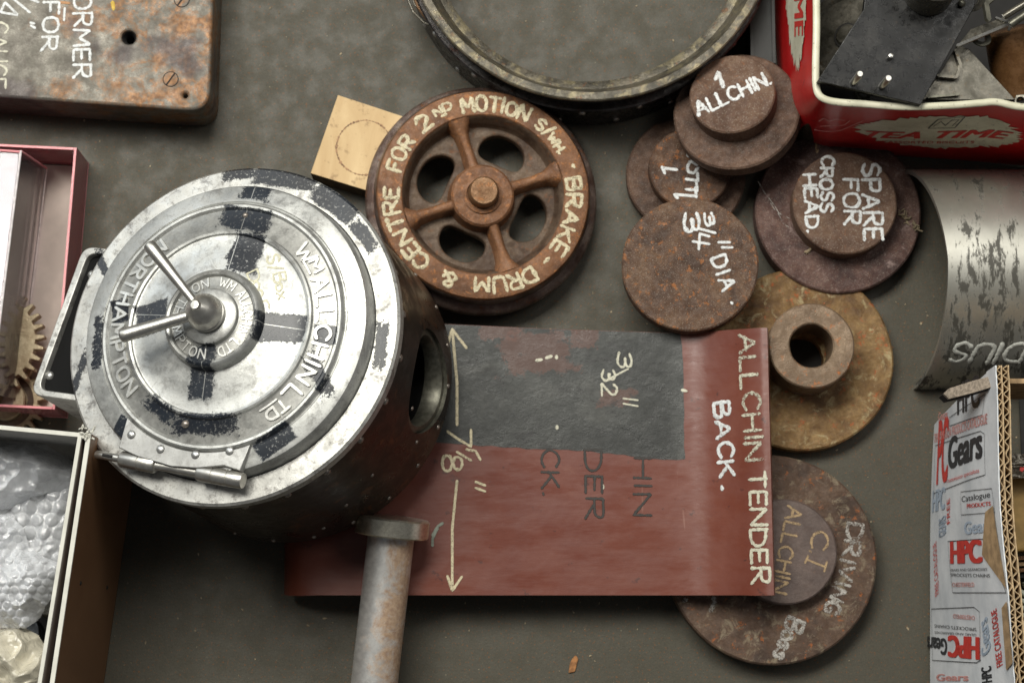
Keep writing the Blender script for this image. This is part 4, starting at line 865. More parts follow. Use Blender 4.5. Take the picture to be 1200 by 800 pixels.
# ================================================================== acrylic gear cases, left
def clear_box(fr, x0, x1, y0, y1, h, th, mats, t, red_sides):
    wm, em = mats
    for nm, (a, b, c_, d_) in (('right_wall', (x1-th, x1, y0, y1)), ('back_wall', (x0, x1-th-.02, y1-th, y1)), ('front_wall', (x0, x1-th-.02, y0, y0+th))):
        g = M(); g.box(a, b, c_, d_, 1.2, h); wo = g.build('side_wall', wm, t, flat=True)
        g = M(); g.box(a+.15, b-.15, c_+.15, d_-.15, h+.02, h+.5); g.build('bright_edge', em, wo, flat=True)
        g = M(); g.box(a-.1, b+.1, c_-.1, d_+.1, 0, 1.18); g.build('bright_edge', em, wo, flat=True)
o_ = at(104, 191, 0); f = Fr(o_, (0, 0, 1), at(104, 191, 0)-at(0, 186, 0)); t = thing('acrylic_tray', 'low red tinted clear plastic tray lined with pinkish card, at the left edge', 'plastic tray', f)
yb = f.px(70, 489, 0)[1]; clear_box(f, -150, 0, yb, 0, 44, 1.9, (acr_red, acr_edge), t, True)
g = M(); g.box(-147, -3.2, yb+3.2, -3.2, .3, 1.5); g.build('card_lining', base_card, t, flat=True)
def gear(c, R, ro, n, z0, z1, hub, hz_, bore, nm, label, cat, fr_, rot=0):
    tt = thing(nm, label, cat, fr_)
    lp = []
    for k in range(n):
        a = 2*pi*k/n+rot; w_ = 2*pi/n
        for (da, r) in ((-.30, ro), (-.24, ro+(R-ro)*.3), (-.13, R-.4), (-.08, R), (.08, R), (.13, R-.4), (.24, ro+(R-ro)*.3), (.30, ro)): lp.append((c[0]+r*cos(a+da*w_), c[1]+r*sin(a+da*w_)))
    plate2d([lp, circle(*c, bore, 40)], z0, z1, 'toothed_wheel', bronze_m, tt, .5)
    g = M(); g.lathe([(hub+5, z1-.2), (hub+4.5, z1+.6), (hub+.5, z1+.8)], 64, c=c); g.build('hub_recess', deep_m if False else drum_web, tt)
    g = M(); g.lathe([(hub, z1-.5), (hub, hz_-1), (hub-1, hz_), (bore, hz_), (bore, z0)], 64, c=c); g.build('hub', bronze_m, tt); return tt
fz_ = 26; fg = Fr(at(-14, 398, fz_)); s_ = mmpp(0, 398, fz_)
gear((0, 0), 66*s_, 55*s_, 30, -9, 0, 28*s_, 14, 6, 'gear_wheel', 'large bronze toothed gear wheel lying inside the clear plastic cases', 'gear', fg, rot=.06)
fg = Fr(at(8, 470, 11)); gear((0, 0), 46*s_, 36*s_, 22, -8, 0, 14, 6, 6, 'gear_wheel', 'smaller bronze gear wheel lying lower in the tray near its front corner', 'gear', fg, rot=.1)
# taller clear box
o_ = at(55, 197, 9); f = Fr(o_, (0, 0, 1), at(55, 197, 9)-at(0, 193, 9)); t = thing('acrylic_box', 'tall clear plastic box standing in the red tinted tray over the large gear', 'plastic box', f)
yb = f.px(22, 465, 9-9)[1]
q = f.px(22, 468, 0); dx = q[0]
for nm in (0,):
    h = 72; xa, xb = 0, dx
    tl_, tr = f.px(26, 177, h), f.px(4, 340, h)
    g = M(); g.hexa([(-2, 0, 0), (0, 0, 0), (dx, q[1], 0), (dx-2, q[1], 0)], [(tl_[0]-2, tl_[1], h), (tl_[0], tl_[1], h), (tl_[0]+dx, tl_[1]+q[1], h), (tl_[0]+dx-2, tl_[1]+q[1], h)]); w1 = g.build('side_wall', acr_clear, t, flat=True)
    g = M(); g.tube([(tl_[0]-.9, tl_[1], h+.3), (tl_[0]+dx-.9, tl_[1]+q[1], h+.3)], .9, 8); g.build('bright_edge', simple('pale_edge', (.75, .70, .70), .3), w1)
    g = M(); g.tube([(-.3, 0, .6), (dx-.3, q[1], .6)], .8, 8); g.build('bright_edge', simple('pale_edge', (.75, .66, .63), .3), w1)
    g = M(); g.hexa([(-90, 0, 0), (-2.1, 0, 0), (-2.1, -2, 0), (-90, -2, 0)], [(tl_[0]-90, tl_[1], h), (tl_[0]-2.1, tl_[1], h), (tl_[0]-2.1, tl_[1]-2, h), (tl_[0]-90, tl_[1]-2, h)]); w2 = g.build('side_wall', acr_clear, t, flat=True)
    g = M(); g.tube([(tl_[0]-90, tl_[1]-.8, h+.3), (tl_[0]-.8, tl_[1]-.8, h+.3)], .9, 8); g.build('bright_edge', acr_edge, w2)
    g = M(); g.tube([(tl_[0]-.6, tl_[1]-.4, h), (-.3, -.3, .5)], .9, 8); g.build('bright_edge', acr_edge, w2)
    g = M(); g.hexa([(tl_[0]-90, tl_[1]-2, h-1.4), (tl_[0]-2.2, tl_[1]-2.2, h-1.4), (tl_[0]+dx-2.2, tl_[1]+q[1], h-1.4), (tl_[0]+dx-90, tl_[1]+q[1], h-1.4)], [(tl_[0]-90, tl_[1]-2, h), (tl_[0]-2.2, tl_[1]-2.2, h), (tl_[0]+dx-2.2, tl_[1]+q[1], h), (tl_[0]+dx-90, tl_[1]+q[1], h)]); g.build('lid_sheet', glassy('hazy_lid', (.90, .87, .92), .84), t, flat=True)
# ================================================================== brown box with bubble wrap, bottom left
H = 160; f = Fr(at(100, 505, H)); f = Fr(Vector((f.o.x, f.o.y, 0))); t = thing('brown_cardboard_box', 'open brown box with white edges holding bubble wrap, at the bottom left corner', 'cardboard box', f)
TR = Vector(f.px(107, 508, H)); BR = Vector(f.px(58, 840, H)); dv = (BR-TR).normalized(); sd = Vector((-dv.y, dv.x))   # sd points right
if sd.x < 0: sd = -sd
TRb = TR+sd*1.5; BRb = BR+sd*1.5+dv*30; BR2 = BR+dv*30
def wall(a, b, a2, b2, th, z0, z1, nm, mat, nrm):
    n_ = nrm*th; g = M(); g.hexa([(*a2, z0), (*b2, z0), (*(b2-n_), z0), (*(a2-n_), z0)], [(*a, z1), (*b, z1), (*(b-n_), z1), (*(a-n_), z1)]); return g.build(nm, mat, t, flat=True)
w1 = wall(TR, BR2, TRb, BRb, 3.2, 0, H-1, 'outer_wall', brown_m, sd)
g = M(); g.hexa([(*(TR), H-1), (*BR2, H-1), (*(BR2-sd*3.2), H-1), (*(TR-sd*3.2), H-1)], [(*(TR-sd*.2), H), (*(BR2-sd*.2), H), (*(BR2-sd*3), H), (*(TR-sd*3), H)]); g.build('white_edge', boxedge_m, w1, flat=True)
T2 = TR-sd*5.6; B2 = BR2-sd*(5.6+3); w2 = wall(T2, B2, T2, B2, 2.8, 2, H-1, 'inner_flap', inner_m, sd)
g = M(); g.hexa([(*T2, H-1), (*B2, H-1), (*(B2-sd*2.8), H-1), (*(T2-sd*2.8), H-1)], [(*(T2-sd*.2), H+.2), (*(B2-sd*.2), H+.2), (*(B2-sd*2.6), H+.2), (*(T2-sd*2.6), H+.2)]); g.build('white_edge', boxedge_m, w2, flat=True)
TL = Vector(f.px(-60, 492, H)); bv = (TL-TR).normalized(); bn = Vector((-bv.y, bv.x)); bn = bn if bn.y > 0 else -bn
wb = wall(TR-sd*3.3, TL, TR-sd*3.3, TL, 3, 0, H-1, 'back_wall', inner_m, bn)
g = M(); a_, b_ = TR-sd*3.3, TL; g.hexa([(*a_, H-1), (*b_, H-1), (*(b_-bn*3), H-1), (*(a_-bn*3), H-1)], [(*(a_-bn*.2), H), (*(b_-bn*.2), H), (*(b_-bn*2.8), H), (*(a_-bn*2.8), H)]); g.build('white_edge', boxedge_m, wb, flat=True)
g = M(); rn = random.Random(3)
for k in range(30): p = TR-sd*rn.uniform(-1, 7)-dv*rn.uniform(-3, 4); g.tube([(p.x, p.y, H+rn.uniform(-1, .5)), (p.x+rn.uniform(-2, 2), p.y+rn.uniform(-2, 2), H+rn.uniform(0, 2))], rn.uniform(.2, .8), 5)
g.build('torn_corner', boxedge_m, t, kind='stuff')
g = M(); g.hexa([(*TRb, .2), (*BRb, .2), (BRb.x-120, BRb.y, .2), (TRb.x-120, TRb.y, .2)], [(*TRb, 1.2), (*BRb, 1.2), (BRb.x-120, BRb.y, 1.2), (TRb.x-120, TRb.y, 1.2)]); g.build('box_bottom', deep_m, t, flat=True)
for q in ((94, 683), (125, 688)):
    best = min(range(10, 155), key=lambda z: abs((Vector(f.px(*q, z))-(TRb.lerp(TR, z/H))).dot(sd))); p = Vector(f.px(*q, best))
    g = M(); g.dome((p.x+.1, p.y, best), 1.5, .9, 10, (sd.x, sd.y, 0)); g.build('nail_head', deep_m, t)
# wrap inside
def sheet(name, label, cat, poly_px, zbase, amp, seed, mat, bub=None, res=150, fr_z=0, group=None):
    xs = [p[0] for p in poly_px]; ys = [p[1] for p in poly_px]; a = at(min(xs), max(ys), zbase); b = at(max(xs), min(ys), zbase)
    fr_ = Fr(Vector((a.x, a.y, 0))); poly = [fr_.px(*p, zbase) for p in poly_px]
    def inside(x, y):
        c_ = False
        for i in range(len(poly)):
            (x1, y1), (x2, y2) = poly[i-1], poly[i]
            if (y1 > y) != (y2 > y) and x < (x2-x1)*(y-y1)/(y2-y1)+x1: c_ = not c_
        return c_
    def dist(x, y):
        d_ = 1e9; p = Vector((x, y))
        for i in range(len(poly)):
            A_, B_ = Vector(poly[i-1]), Vector(poly[i]); t_ = max(0, min(1, (p-A_).dot(B_-A_)/(B_-A_).length_squared)); d_ = min(d_, (p-A_.lerp(B_, t_)).length)
        return d_
    W_, H_ = b.x-a.x, b.y-a.y; nx = int(res*W_/max(W_, H_)); ny = int(res*H_/max(W_, H_)); V = {}; g = M()
    for j in range(ny+1):
        for i in range(nx+1):
            x = W_*i/nx+1.2*noise.noise((i*.1, j*.1, seed)); y = H_*j/ny+1.2*noise.noise((i*.1, j*.1, seed+9))
            if not inside(x, y): continue
            e = min(dist(x, y)/14, 1); e = 1-(1-e)**2
            n1 = 1-abs(noise.noise((x*.03+seed, y*.03, 1)))*2; n2 = 1-abs(noise.noise((x*.07, y*.07+seed, 2)))*2; n3 = noise.noise((x*.2, y*.2, seed))
            z = zbase+amp*(.9*e-.9+.42*n1+.26*n2+.10*n3-.5)
            if bub:
                pch = bub; row = round(y/(pch*.866)); X = x-(row % 2)*pch/2; cx = round(X/pch)*pch+(row % 2)*pch/2; cy = row*pch*.866; dd = hypot(x-cx, y-cy)/(pch*.44)
                if dd < 1: z += bub*.26*sqrt(1-dd*dd)*(.4+.6*(noise.noise((cx*.2, cy*.2, seed)) > -.25))
            V[i, j] = len(g.v); g.v.append((x, y, z))
    for (i, j) in V:
        if (i+1, j) in V and (i, j+1) in V and (i+1, j+1) in V: g.f.append((V[i, j], V[i+1, j], V[i+1, j+1], V[i, j+1]))
    o = g.build(name, mat, None, ang=80); o.matrix_world = fr_.mat(); return tag(o, label, cat, group)
sheet('bubble_wrap', 'bubble wrap with rows of large round bubbles, deepest in the brown box', 'bubble wrap', [(-30, 512), (40, 512), (94, 545), (92, 560), (84, 600), (76, 665), (20, 700), (-30, 700)], 98, 9, 3, wrap_m, bub=9.8, res=260)
sheet('bubble_wrap', 'crumpled cloudy fold of bubble wrap against the back wall of the box', 'bubble wrap', [(-30, 512), (30, 516), (62, 528), (92, 550), (88, 568), (60, 572), (30, 580), (6, 592), (-30, 600)], 118, 20, 8, wrap_m, res=200)
sheet('bubble_wrap', 'hazy heap of bubble wrap in the middle of the box, with tiny bright glints', 'bubble wrap', [(-30, 596), (4, 600), (20, 614), (27, 638), (46, 650), (66, 658), (66, 676), (54, 702), (36, 726), (26, 735), (-30, 735)], 120, 17, 15, wrap_m, bub=5.6, res=260)
sheet('plastic_bag', 'cream coloured filled plastic bag in the lowest corner of the picture', 'plastic bag', [(-40, 728), (20, 733), (36, 742), (48, 765), (53, 800), (52, 850), (-40, 850)], 124, 26, 22, bag_m, res=190)
for i, (q, r_, z_) in enumerate((((20, 745), 16, 40), ((60, 700), 12, 60), ((48, 600), 14, 50), ((10, 660), 15, 55))):
    ff = Fr(at(*q, z_)); g = M(); g.lathe([(0, 0), (r_, 0), (r_+.6, -1.5), (r_+.6, -9), (r_*.4, -9), (r_*.4, -22), (0, -22)], 40)
    o = g.build('metal_slug', dull_m if i else blackplate_m, None); o.matrix_world = Fr(ff.o, (.2*(i-1.5), .3, 1)).mat(); tag(o, ('dark turned metal piece under the cream bag in the box', 'dull metal piece in the dark gap at the right of the box', 'dull round metal piece wrapped under the large round bubbles', 'dull round metal piece wrapped under the hazy heap of bubbles')[i], 'metal piece')
# ================================================================== red biscuit tin, top right
H = 132; f = Fr(Vector((at(960, 112, H).x, at(960, 112, H).y, 0))); t = thing('biscuit_tin', 'open red tin with cream rim lettered TEA TIME, full of metal scraps', 'tin', f)
rim = [(953, -90), (953, -30), (953.5, 30), (952.5, 75), (953, 100), (957, 113), (967, 120), (985, 123.5), (1010, 125), (1060, 128.5), (1110, 127), (1150, 124), (1168, 123), (1200, 129), (1280, 134)]
bas = [(904, -90), (905, -30), (908, 30), (911, 75), (914, 120), (922, 146), (938, 165), (962, 176), (985, 178), (1040, 182), (1090, 185), (1130, 188), (1155, 190), (1200, 194), (1280, 200)]
RM = [Vector((*f.px(*q, H), H)) for q in rim]; BS = [Vector((*f.px(*q, 3), 3)) for q in bas]
def cp(P_, u): return crv(P_, u)
g = M(); g.grid(lambda u, v: cp(BS, u).lerp(cp(RM, u), v), 120, 8); g.build('side_wall', tin_m, t, ang=60)
g = M(); cen = Vector((170, 120, 0)); sec = []
def rs(u, v):
    p = cp(RM, u); d_ = (cp(RM, min(u+.01, 1))-cp(RM, max(u-.01, 0))).normalized(); n_ = Vector((-d_.y, d_.x, 0)); a = v*2*pi
    return p+n_*(2.0+2.5*cos(a))+Vector((0, 0, 1.9*sin(a)-.5))
g.grid(rs, 140, 14); g.build('rolled_rim', tincream_m, t, ang=60)
g = M(); g.grid(lambda u, v: (lambda p, n_: Vector((p.x, p.y, 3))+n_*4+Vector((0, 0, (H-4)*v)))(cp(RM, u), (lambda d_: Vector((-d_.y, d_.x, 0)))((cp(RM, min(u+.01, 1))-cp(RM, max(u-.01, 0))).normalized())), 80, 2); g.build('inner_wall', tinin_m, t)
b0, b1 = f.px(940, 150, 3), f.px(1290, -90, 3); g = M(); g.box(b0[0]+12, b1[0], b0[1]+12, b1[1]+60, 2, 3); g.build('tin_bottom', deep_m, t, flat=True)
# printed panels on the walls
def wallframe(u0, u1):
    a, b = cp(BS, u0), cp(BS, u1); c_ = cp(RM, (u0+u1)/2); x_ = b-a; n_ = x_.cross(c_-(a+b)/2).normalized(); return Fr(f.w(*a), n_, x_)
wf = wallframe(9/14, 13/14); 
class Sub:      # frame of a printed panel, local to the wall
    pass
pn = bpy.data.objects.new('front_print', None); col.objects.link(pn); pn.parent = t; pn.matrix_world = wf.mat(); bpy.data.objects.remove(pn)
def onwall(wf_, obj):      # lay a mesh drawn in a wall frame on the tin's curved wall, in the tin's own frame
    M_ = f.mat().inverted() @ wf_.mat(); M3 = M_.to_3x3(); xd = (M3 @ Vector((1, 0, 0))).normalized(); nd = (M3 @ Vector((0, 0, 1))).normalized(); off = [v.co.z/S for v in obj.data.vertices]
    obj.data.transform(M_); cache = {}
    for v, of in zip(obj.data.vertices, off):
        p = v.co/S; vv = max(0, min(1, (p.z-3)/(H-3))); key = round(vv*40)
        if key not in cache: cache[key] = [cp(BS, k/280).lerp(cp(RM, k/280), vv) for k in range(281)]
        tgt = p.dot(xd); L_ = cache[key]; L_ = [cp(BS, 0).lerp(cp(RM, 0), vv)] if False else L_
        k = min(range(281), key=lambda k: abs(L_[k].dot(xd)-tgt)); q = cp(BS, k/280).lerp(cp(RM, k/280), vv); q = q+xd*(tgt-q.dot(xd))*.98
        v.co = (q+nd*(.25+of*.3))*S
    return obj
def jag(wf_, q, a, b, rot, n=110, seed=0, z=.4, j=.07):
    c_ = Vector(wf_.px(*q, 0)); e1 = Vector(wf_.px(*a, 0))-c_; e2 = Vector(wf_.px(*b, 0))-c_; rn = random.Random(seed); rr = [1+j*(rn.random()-.5)*2+.05*(k % 2) for k in range(n)]
    g = M(); NR = 14; vs = [(c_.x, c_.y, z)]
    for m_ in range(1, NR+1):
        for k in range(n):
            th = 2*pi*k/n; r = m_/NR*(1 if m_ < NR else rr[k]); p = c_+e1*cos(th)*r+e2*sin(th)*r; vs.append((p.x, p.y, z))
    fs = [(0, k+1, (k+1) % n+1) for k in range(n)]+[(1+(m_-1)*n+k, 1+m_*n+k, 1+m_*n+(k+1) % n, 1+(m_-1)*n+(k+1) % n) for m_ in range(1, NR) for k in range(n)]
    g.add(vs, fs); return onwall(wf_, g.build('cream_label', tincream_m, t, ang=60))
lb = jag(wf, (1102, 152), (1194, 158), (1099, 131), 0, seed=3)
ir = ink_red
def pw(wf_, text, q0, q1, hpx, mat, z=1.4, bold=.02, shear=.35):
    p0, p1 = wf_.px(*q0, 0), wf_.px(*q1, 0); up_ = wf_.px(q0[0], q0[1]-hpx, 0); h = (Vector(up_)-Vector(p0)).length
    return onwall(wf_, printed(text, p0, p1, h, wf_, 'printed_lettering', mat, t, z, bold, shear))
pw(wf, 'TEA TIME', (1013, 155.5), (1182, 163), 9.5, ir, bold=.035); pw(wf, 'ASSORTED BISCUITS', (1040, 163.5), (1141, 168), 3.2, ir, bold=.01, shear=0)
g = M(); wfl = lambda x, y, h: (x, y, 1.5+h*.5)
em = [(1088, 145), (1100, 133.5), (1131, 134), (1119, 147), (1088, 145)]
g.ribbon([wf.px(*q, 0) for q in em], .8, wfl, rough=0); g.ribbon([wf.px(*q, 0) for q in ((1094, 143), (1103, 137), (1108, 143), (1116, 136), (1124, 137), (1116, 144))], .5, wfl, rough=.3); onwall(wf, g.build('printed_emblem', ink_green, t))
g = M()
for pl in ([(962, 143), (975, 139), (990, 138), (996, 132)], [(955, 150), (985, 146), (1012, 132)], [(960, 137), (966, 131), (972, 134), (980, 130), (990, 131)]):
    g.ribbon([wf.px(*q, 0) for q in pl], .7, lambda x, y, h: (x, y, 2.2+h), rough=.4)
onwall(wf, g.build('faint_scrollwork', ink_pink, t))
ws = wallframe(0/14, 3/14)
jag(ws, (933, -30), (937, 75), (945, -30), 0, seed=5, j=.06, z=1.6)
pw(ws, 'TEA TIME', (934, -95), (938, 50), 0.1, ir) if False else None
p0, p1 = ws.px(930, -110, 0), ws.px(934, 50, 0); hh2 = abs(ws.px(930, 0, 0)[1]-ws.px(941, 0, 0)[1]); onwall(ws, printed('TEA TIME', p0, p1, hh2, ws, 'printed_lettering', ir, t, 2.4, .03, .35))
# contents
def slab(name, label, cat, pts_px, z, th, mat, n=None, part='plate', bev=.4):
    o_ = at(*pts_px[0], z); fr_ = Fr(o_, n or (0, 0, 1)); tt = thing(name, label, cat, fr_); plate2d([[fr_.px(*q, 0) for q in pts_px]], -th, 0, part, mat, tt, bev); return tt, fr_
tt, fb = slab('black_steel_plate', 'black steel plate with three upright pins lying across the corner of the red tin', 'steel plate', [(958, 95), (1079, 123), (1142, 8), (1150, -60), (1020, -60), (1012, 12)], 141, 7, blackplate_m, n=(.02, -.05, 1))
for (q, q2) in (((1000, 97), (1003, 73)), ((1033, 102), (1036, 78))):
    a = fb.px(*q, 0); g = M(); g.turned((a[0], a[1], -1), (a[0]+1.2, a[1]+1.5, 19), [(0, 2.4), (.95, 2.4), (1, 1.8)], 20); g.build('pin', steel_m, tt)
a = fb.px(1043, 68, 0); g = M(); g.turned((a[0], a[1], -1), (a[0], a[1]+.4, 5), [(0, 1.8), (.95, 1.8), (1, 1.3)], 20); g.build('pin', steel_m, tt)
ff = Fr(at(1088, -9, 143)); tt = thing('round_steel_stub', 'dull round steel stub standing on the black plate at the top edge', 'steel stub', ff); g = M(); r_ = 29*mmpp(1088, 0, 143); g.lathe([(0, 32), (r_-1, 32), (r_, 31), (r_, 0), (0, 0)], 64); g.build('stub_body', dull_m, tt)
g = M(); g.lathe([(11, 32.1), (0, 32.1)], 32); g.build('bore', deep_m, tt)
ff = Fr(at(992, 42, 88), (-.6, .1, .76)); tt = thing('steel_disc', 'dull round steel disc standing on edge inside the left side of the tin', 'steel disc', ff); g = M(); g.lathe([(0, 3), (6, 3), (9, 0), (27, 0), (29, 2), (33, 2), (35, .5), (35, -7), (0, -7)], 72); g.build('disc_body', dull_m, tt)
g = M(); g.lathe([(9, .2), (9, 1.2), (0, 1.2)], 24); g.build('bore', deep_m, tt)
tt, fb = slab('triangular_steel_plate', 'grey triangular steel plate below the bracket in the red tin', 'steel plate', [(1079, 117), (1190, 117), (1136, 58), (1122, 52), (1104, 82)], 126, 4, dull_m)
g = M(); p = [fb.px(*q, 2) for q in ((1099, 90), (1120, 92), (1125, 78), (1119, 60))]; g.ribbon(p, 2.4, lambda x, y, h: (x, y, 1+h), h=4, rough=.05); g.build('raised_lug', dull_m, tt)
g = M(); p = [fb.px(*q, 2) for q in ((1088, 114), (1123, 111))]; g.ribbon(p, 2.0, lambda x, y, h: (x, y, 1+h), h=2, rough=.2); g.build('raised_lug', bare_m, tt)
tt, fb = slab('angle_strip', 'bright edged steel angle strip pointing down left in the red tin', 'steel strip', [(1121, 55), (1183, 29), (1184, 24), (1176, 20), (1138, 34)], 140, 3, dull_m, n=(.1, .25, 1))
g = M(); g.ribbon([fb.px(1122, 54, .3), fb.px(1184, 28, .3)], 2.6, lambda x, y, h: (x, y, .2+h), h=1, rough=.02); g.build('bright_edge', steel_m, tt)
g = M(); g.ribbon([fb.px(1167, 22, .3), fb.px(1185, 28, .3), fb.px(1182, 36, .3)], 2, lambda x, y, h: (x, y, .6+h), h=1, rough=.1); g.build('bent_tab', steel_m, tt)
ff = Fr(at(1156, 22, 142), (.2, .1, 1)); tt = thing('steel_bracket', 'small bent steel bracket at the top of the red tin', 'bracket', ff)
g = M(); g.ribbon([ff.px(*q, 0) for q in ((1157, 24), (1154, 6), (1170, -8), (1186, -20))], 4, lambda x, y, h: (x, y, h), h=3, rough=.03); g.build('bent_arm', bare_m, tt)
g = M(); g.dome((*ff.px(1127, 4, 0), 0), 2.6, 2.4, 14); g.build('bolt_head', bare_m, tt)
for (qa, qb, r_, mt, lab) in (((1176, 20), (1215, -4), 2.2, dull_m, 'thin dull steel rod running to the top right corner of the tin'), ((1184, 29), (1215, 8), 2.6, bare_m, 'thicker pale steel rod below the thin one in the tin')):
    ff = Fr(at(*qa, 140)); g = M(); e = ff.px(*qb, 4); g.tube([(0, 0, 0), (e[0], e[1], 4)], r_, 14); o = g.build('steel_rod', mt, None); o.matrix_world = ff.mat(); tag(o, lab, 'steel rod')
for (q, z_, r_, n_, lab, sd_) in (((1012, 108), 118, 6.5, (.2, .3, 1), 'small dull hex nut under the black plate corner in the red tin', 6), ((1196, 118), 124, 5, (-.2, .1, 1), 'small hex nut against the rim at the right end of the red tin', 6), ((1150, 44), 128, 7, (.1, .4, 1), 'pale washer between the bracket and the angle strip in the red tin', 28), ((1140, -2), 120, 9, (.3, -.2, 1), 'dark washer behind the round steel stub in the red tin', 28)):
    ff = Fr(at(*q, z_), n_); plate2d_o = plate2d([circle(0, 0, r_, sd_), circle(0, 0, r_*.5, 24)], -4 if sd_ == 6 else -1.5, 0, 'hex_nut' if sd_ == 6 else 'washer', dull_m if q[0] != 1150 else bare_m, None, .4); plate2d_o.matrix_world = ff.mat(); tag(plate2d_o, lab, 'nut' if sd_ == 6 else 'washer')
ff = Fr(at(1180, 70, 104), (.15, .1, 1)); tt = thing('bronze_cylinder', 'smooth brown bronze cylinder in the right side of the red tin', 'cylinder', ff); g = M(); a = ff.px(1182, 38, 0); b = ff.px(1200, 112, -12)
g.turned((a[0], a[1], 6), (b[0], b[1], -14), [(0, 17), (.03, 19), (.97, 19), (1, 17)], 48); g.build('cylinder_body', copper_m, tt)
# ================================================================== printed cardboard box, bottom right
H = 205; f = Fr(Vector((at(1166, 428, H).x, at(1166, 428, H).y, 0))); t = thing('printed_cardboard_box', 'corrugated box wrapped in white tape printed HPC Gears, at the right edge', 'cardboard box', f)
tpx = [(1166, 428), (1168, 470), (1169, 530), (1171, 590), (1175, 640), (1181, 700), (1184, 745), (1188, 800), (1193, 870)]
bpx = [(1095, 497), (1093, 530), (1091, 580), (1090, 630), (1090, 690), (1090, 740), (1090, 790), (1091, 860), (1093, 960)]
TP_ = [Vector((*f.px(*q, H), H)) for q in tpx]; BP_ = [Vector((*f.px(*q, 8), 8)) for q in bpx]
g = M(); bul = lambda u, v: crv(BP_, u).lerp(crv(TP_, u), v)+Vector((-2.4*sin(pi*v)*(.6+.6*noise.noise((u*4, v*2, 1))), 0, 0)); g.grid(bul, 60, 16); g.build('printed_side', wcard_m, t, ang=70)
# corrugated top edge: three liners with flutes between
def offs(u, o_):
    p = crv(TP_, u); d_ = (crv(TP_, min(u+.01, 1))-crv(TP_, max(u-.01, 0))).normalized(); n_ = Vector((-d_.y, d_.x, 0)); n_ = n_ if n_.x > 0 else -n_
    return p+n_*o_
def strip(fn, nu, h0, h1, th, nm, mat, par):
    g = M(); rows = []
    for i in range(nu+1):
        u = i/nu; p = fn(u); q = fn(min(u+.002, 1)); r = fn(max(u-.002, 0)); d_ = (q-r).normalized(); n_ = Vector((-d_.y, d_.x, 0))*th/2; jz = .9*noise.noise((u*40, h1, 0))
        rows.append([p-n_+Vector((0, 0, h0)), p-n_+Vector((0, 0, h1+jz)), p+n_+Vector((0, 0, h1+jz)), p+n_+Vector((0, 0, h0))])
    b = [c for r in rows for c in r]; fs = [(i*4+k, (i+1)*4+k, (i+1)*4+(k+1) % 4, i*4+(k+1) % 4) for i in range(nu) for k in range(4)]; g.add(b, fs+[(0, 1, 2, 3)]); return g.build(nm, mat, par)
for o_, mt in ((.5, wcard_m), (3.9, flute_m), (8.2, flute_m)): strip(lambda u: offs(u, o_), 120, -26, 0, .7, 'liner', mt, t)
for o_, am, ph in ((2.2, 1.35, 0), (6.05, 1.75, 1)): strip(lambda u: offs(u, o_+am*(.75+.5*noise.noise((u*18, o_, 0)))*sin(u*2*pi*34+ph+1.6*noise.noise((u*22, o_, 4)))), 700, -24, -.4, .45, 'flute', flute_m, t)
g = M(); g.grid(lambda u, v: offs(u, 8.5)+Vector((.5*v, 0, -H*.9*v)), 30, 4); g.build('inner_face', card_m, t)
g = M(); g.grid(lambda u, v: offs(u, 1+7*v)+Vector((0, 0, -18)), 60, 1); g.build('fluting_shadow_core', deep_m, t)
# far end flap and folded torn flap
a = offs(.0, 8.6); e = Vector((*f.px(1290, 446, H-22), 0)); g = M(); y1_ = f.px(1185, 444, H-20)[1]; y2_ = f.px(1185, 489, H-60)[1]
g.hexa([(a.x+.2, y1_, H-90), (a.x+120, y1_, H-90), (a.x+120, y1_-3, H-90), (a.x+.2, y1_-3, H-90)], [(a.x+.2, y1_, H-18), (a.x+120, y1_, H-18), (a.x+120, y1_-3, H-18), (a.x+.2, y1_-3, H-18)]); g.build('end_wall', card_m, t, flat=True)
g = M(); fl_ = [(1106, 461, 150), (1112, 455, 152), (1140, 446, 172), (1163, 440, 190), (1166, 452, 196), (1140, 460, 178), (1112, 467, 150)]; top = [(*f.px(x, y, z), z) for x, y, z in fl_]
g.hexa([(x, y, z-4) for x, y, z in top], top); g.build('torn_flap', simple('grey_card', (.33, .27, .21), .85, 0, .2, .4), t)
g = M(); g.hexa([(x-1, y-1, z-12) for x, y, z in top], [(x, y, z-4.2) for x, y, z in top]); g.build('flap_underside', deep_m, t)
# print on the side: work in the plane of the side
P0, P1, P2 = f.w(*bul(.05, .0)), f.w(*bul(.8, .0)), f.w(*bul(.4, 1.))
pf_ = Fr(f.w(*bul(.35, .5)), (P1-P0).cross(P2-P0).normalized(), P2-(P0+P1)/2); 
if pf_.z.dot(CP-pf_.o) < 0: pf_ = Fr(pf_.o, -pf_.z, P2-(P0+P1)/2)
def onside(ob):
    M_ = f.mat().inverted() @ pf_.mat(); ob.data.transform(M_)
    for v in ob.data.vertices:       # lay the print on the slightly bulged side
        x, y, z = v.co/S; p = Vector((x, y, z)); lo, hi = 0., 1.
        vv = max(0, min(1, (z-8)/(H-8))); bu = None
        for k in range(61):
            s = bul(k/60, vv)
            if bu is None or abs(s.y-y) < bu[0]: bu = (abs(s.y-y), s.x, s.y, k)
        k = bu[3]; s0, s1 = bul(max(k-1, 0)/60, vv), bul(min(k+1, 60)/60, vv); tt_ = (y-s0.y)/((s1.y-s0.y) or 1); v.co.x = (s0.x+(s1.x-s0.x)*tt_-.5)*S
    return ob
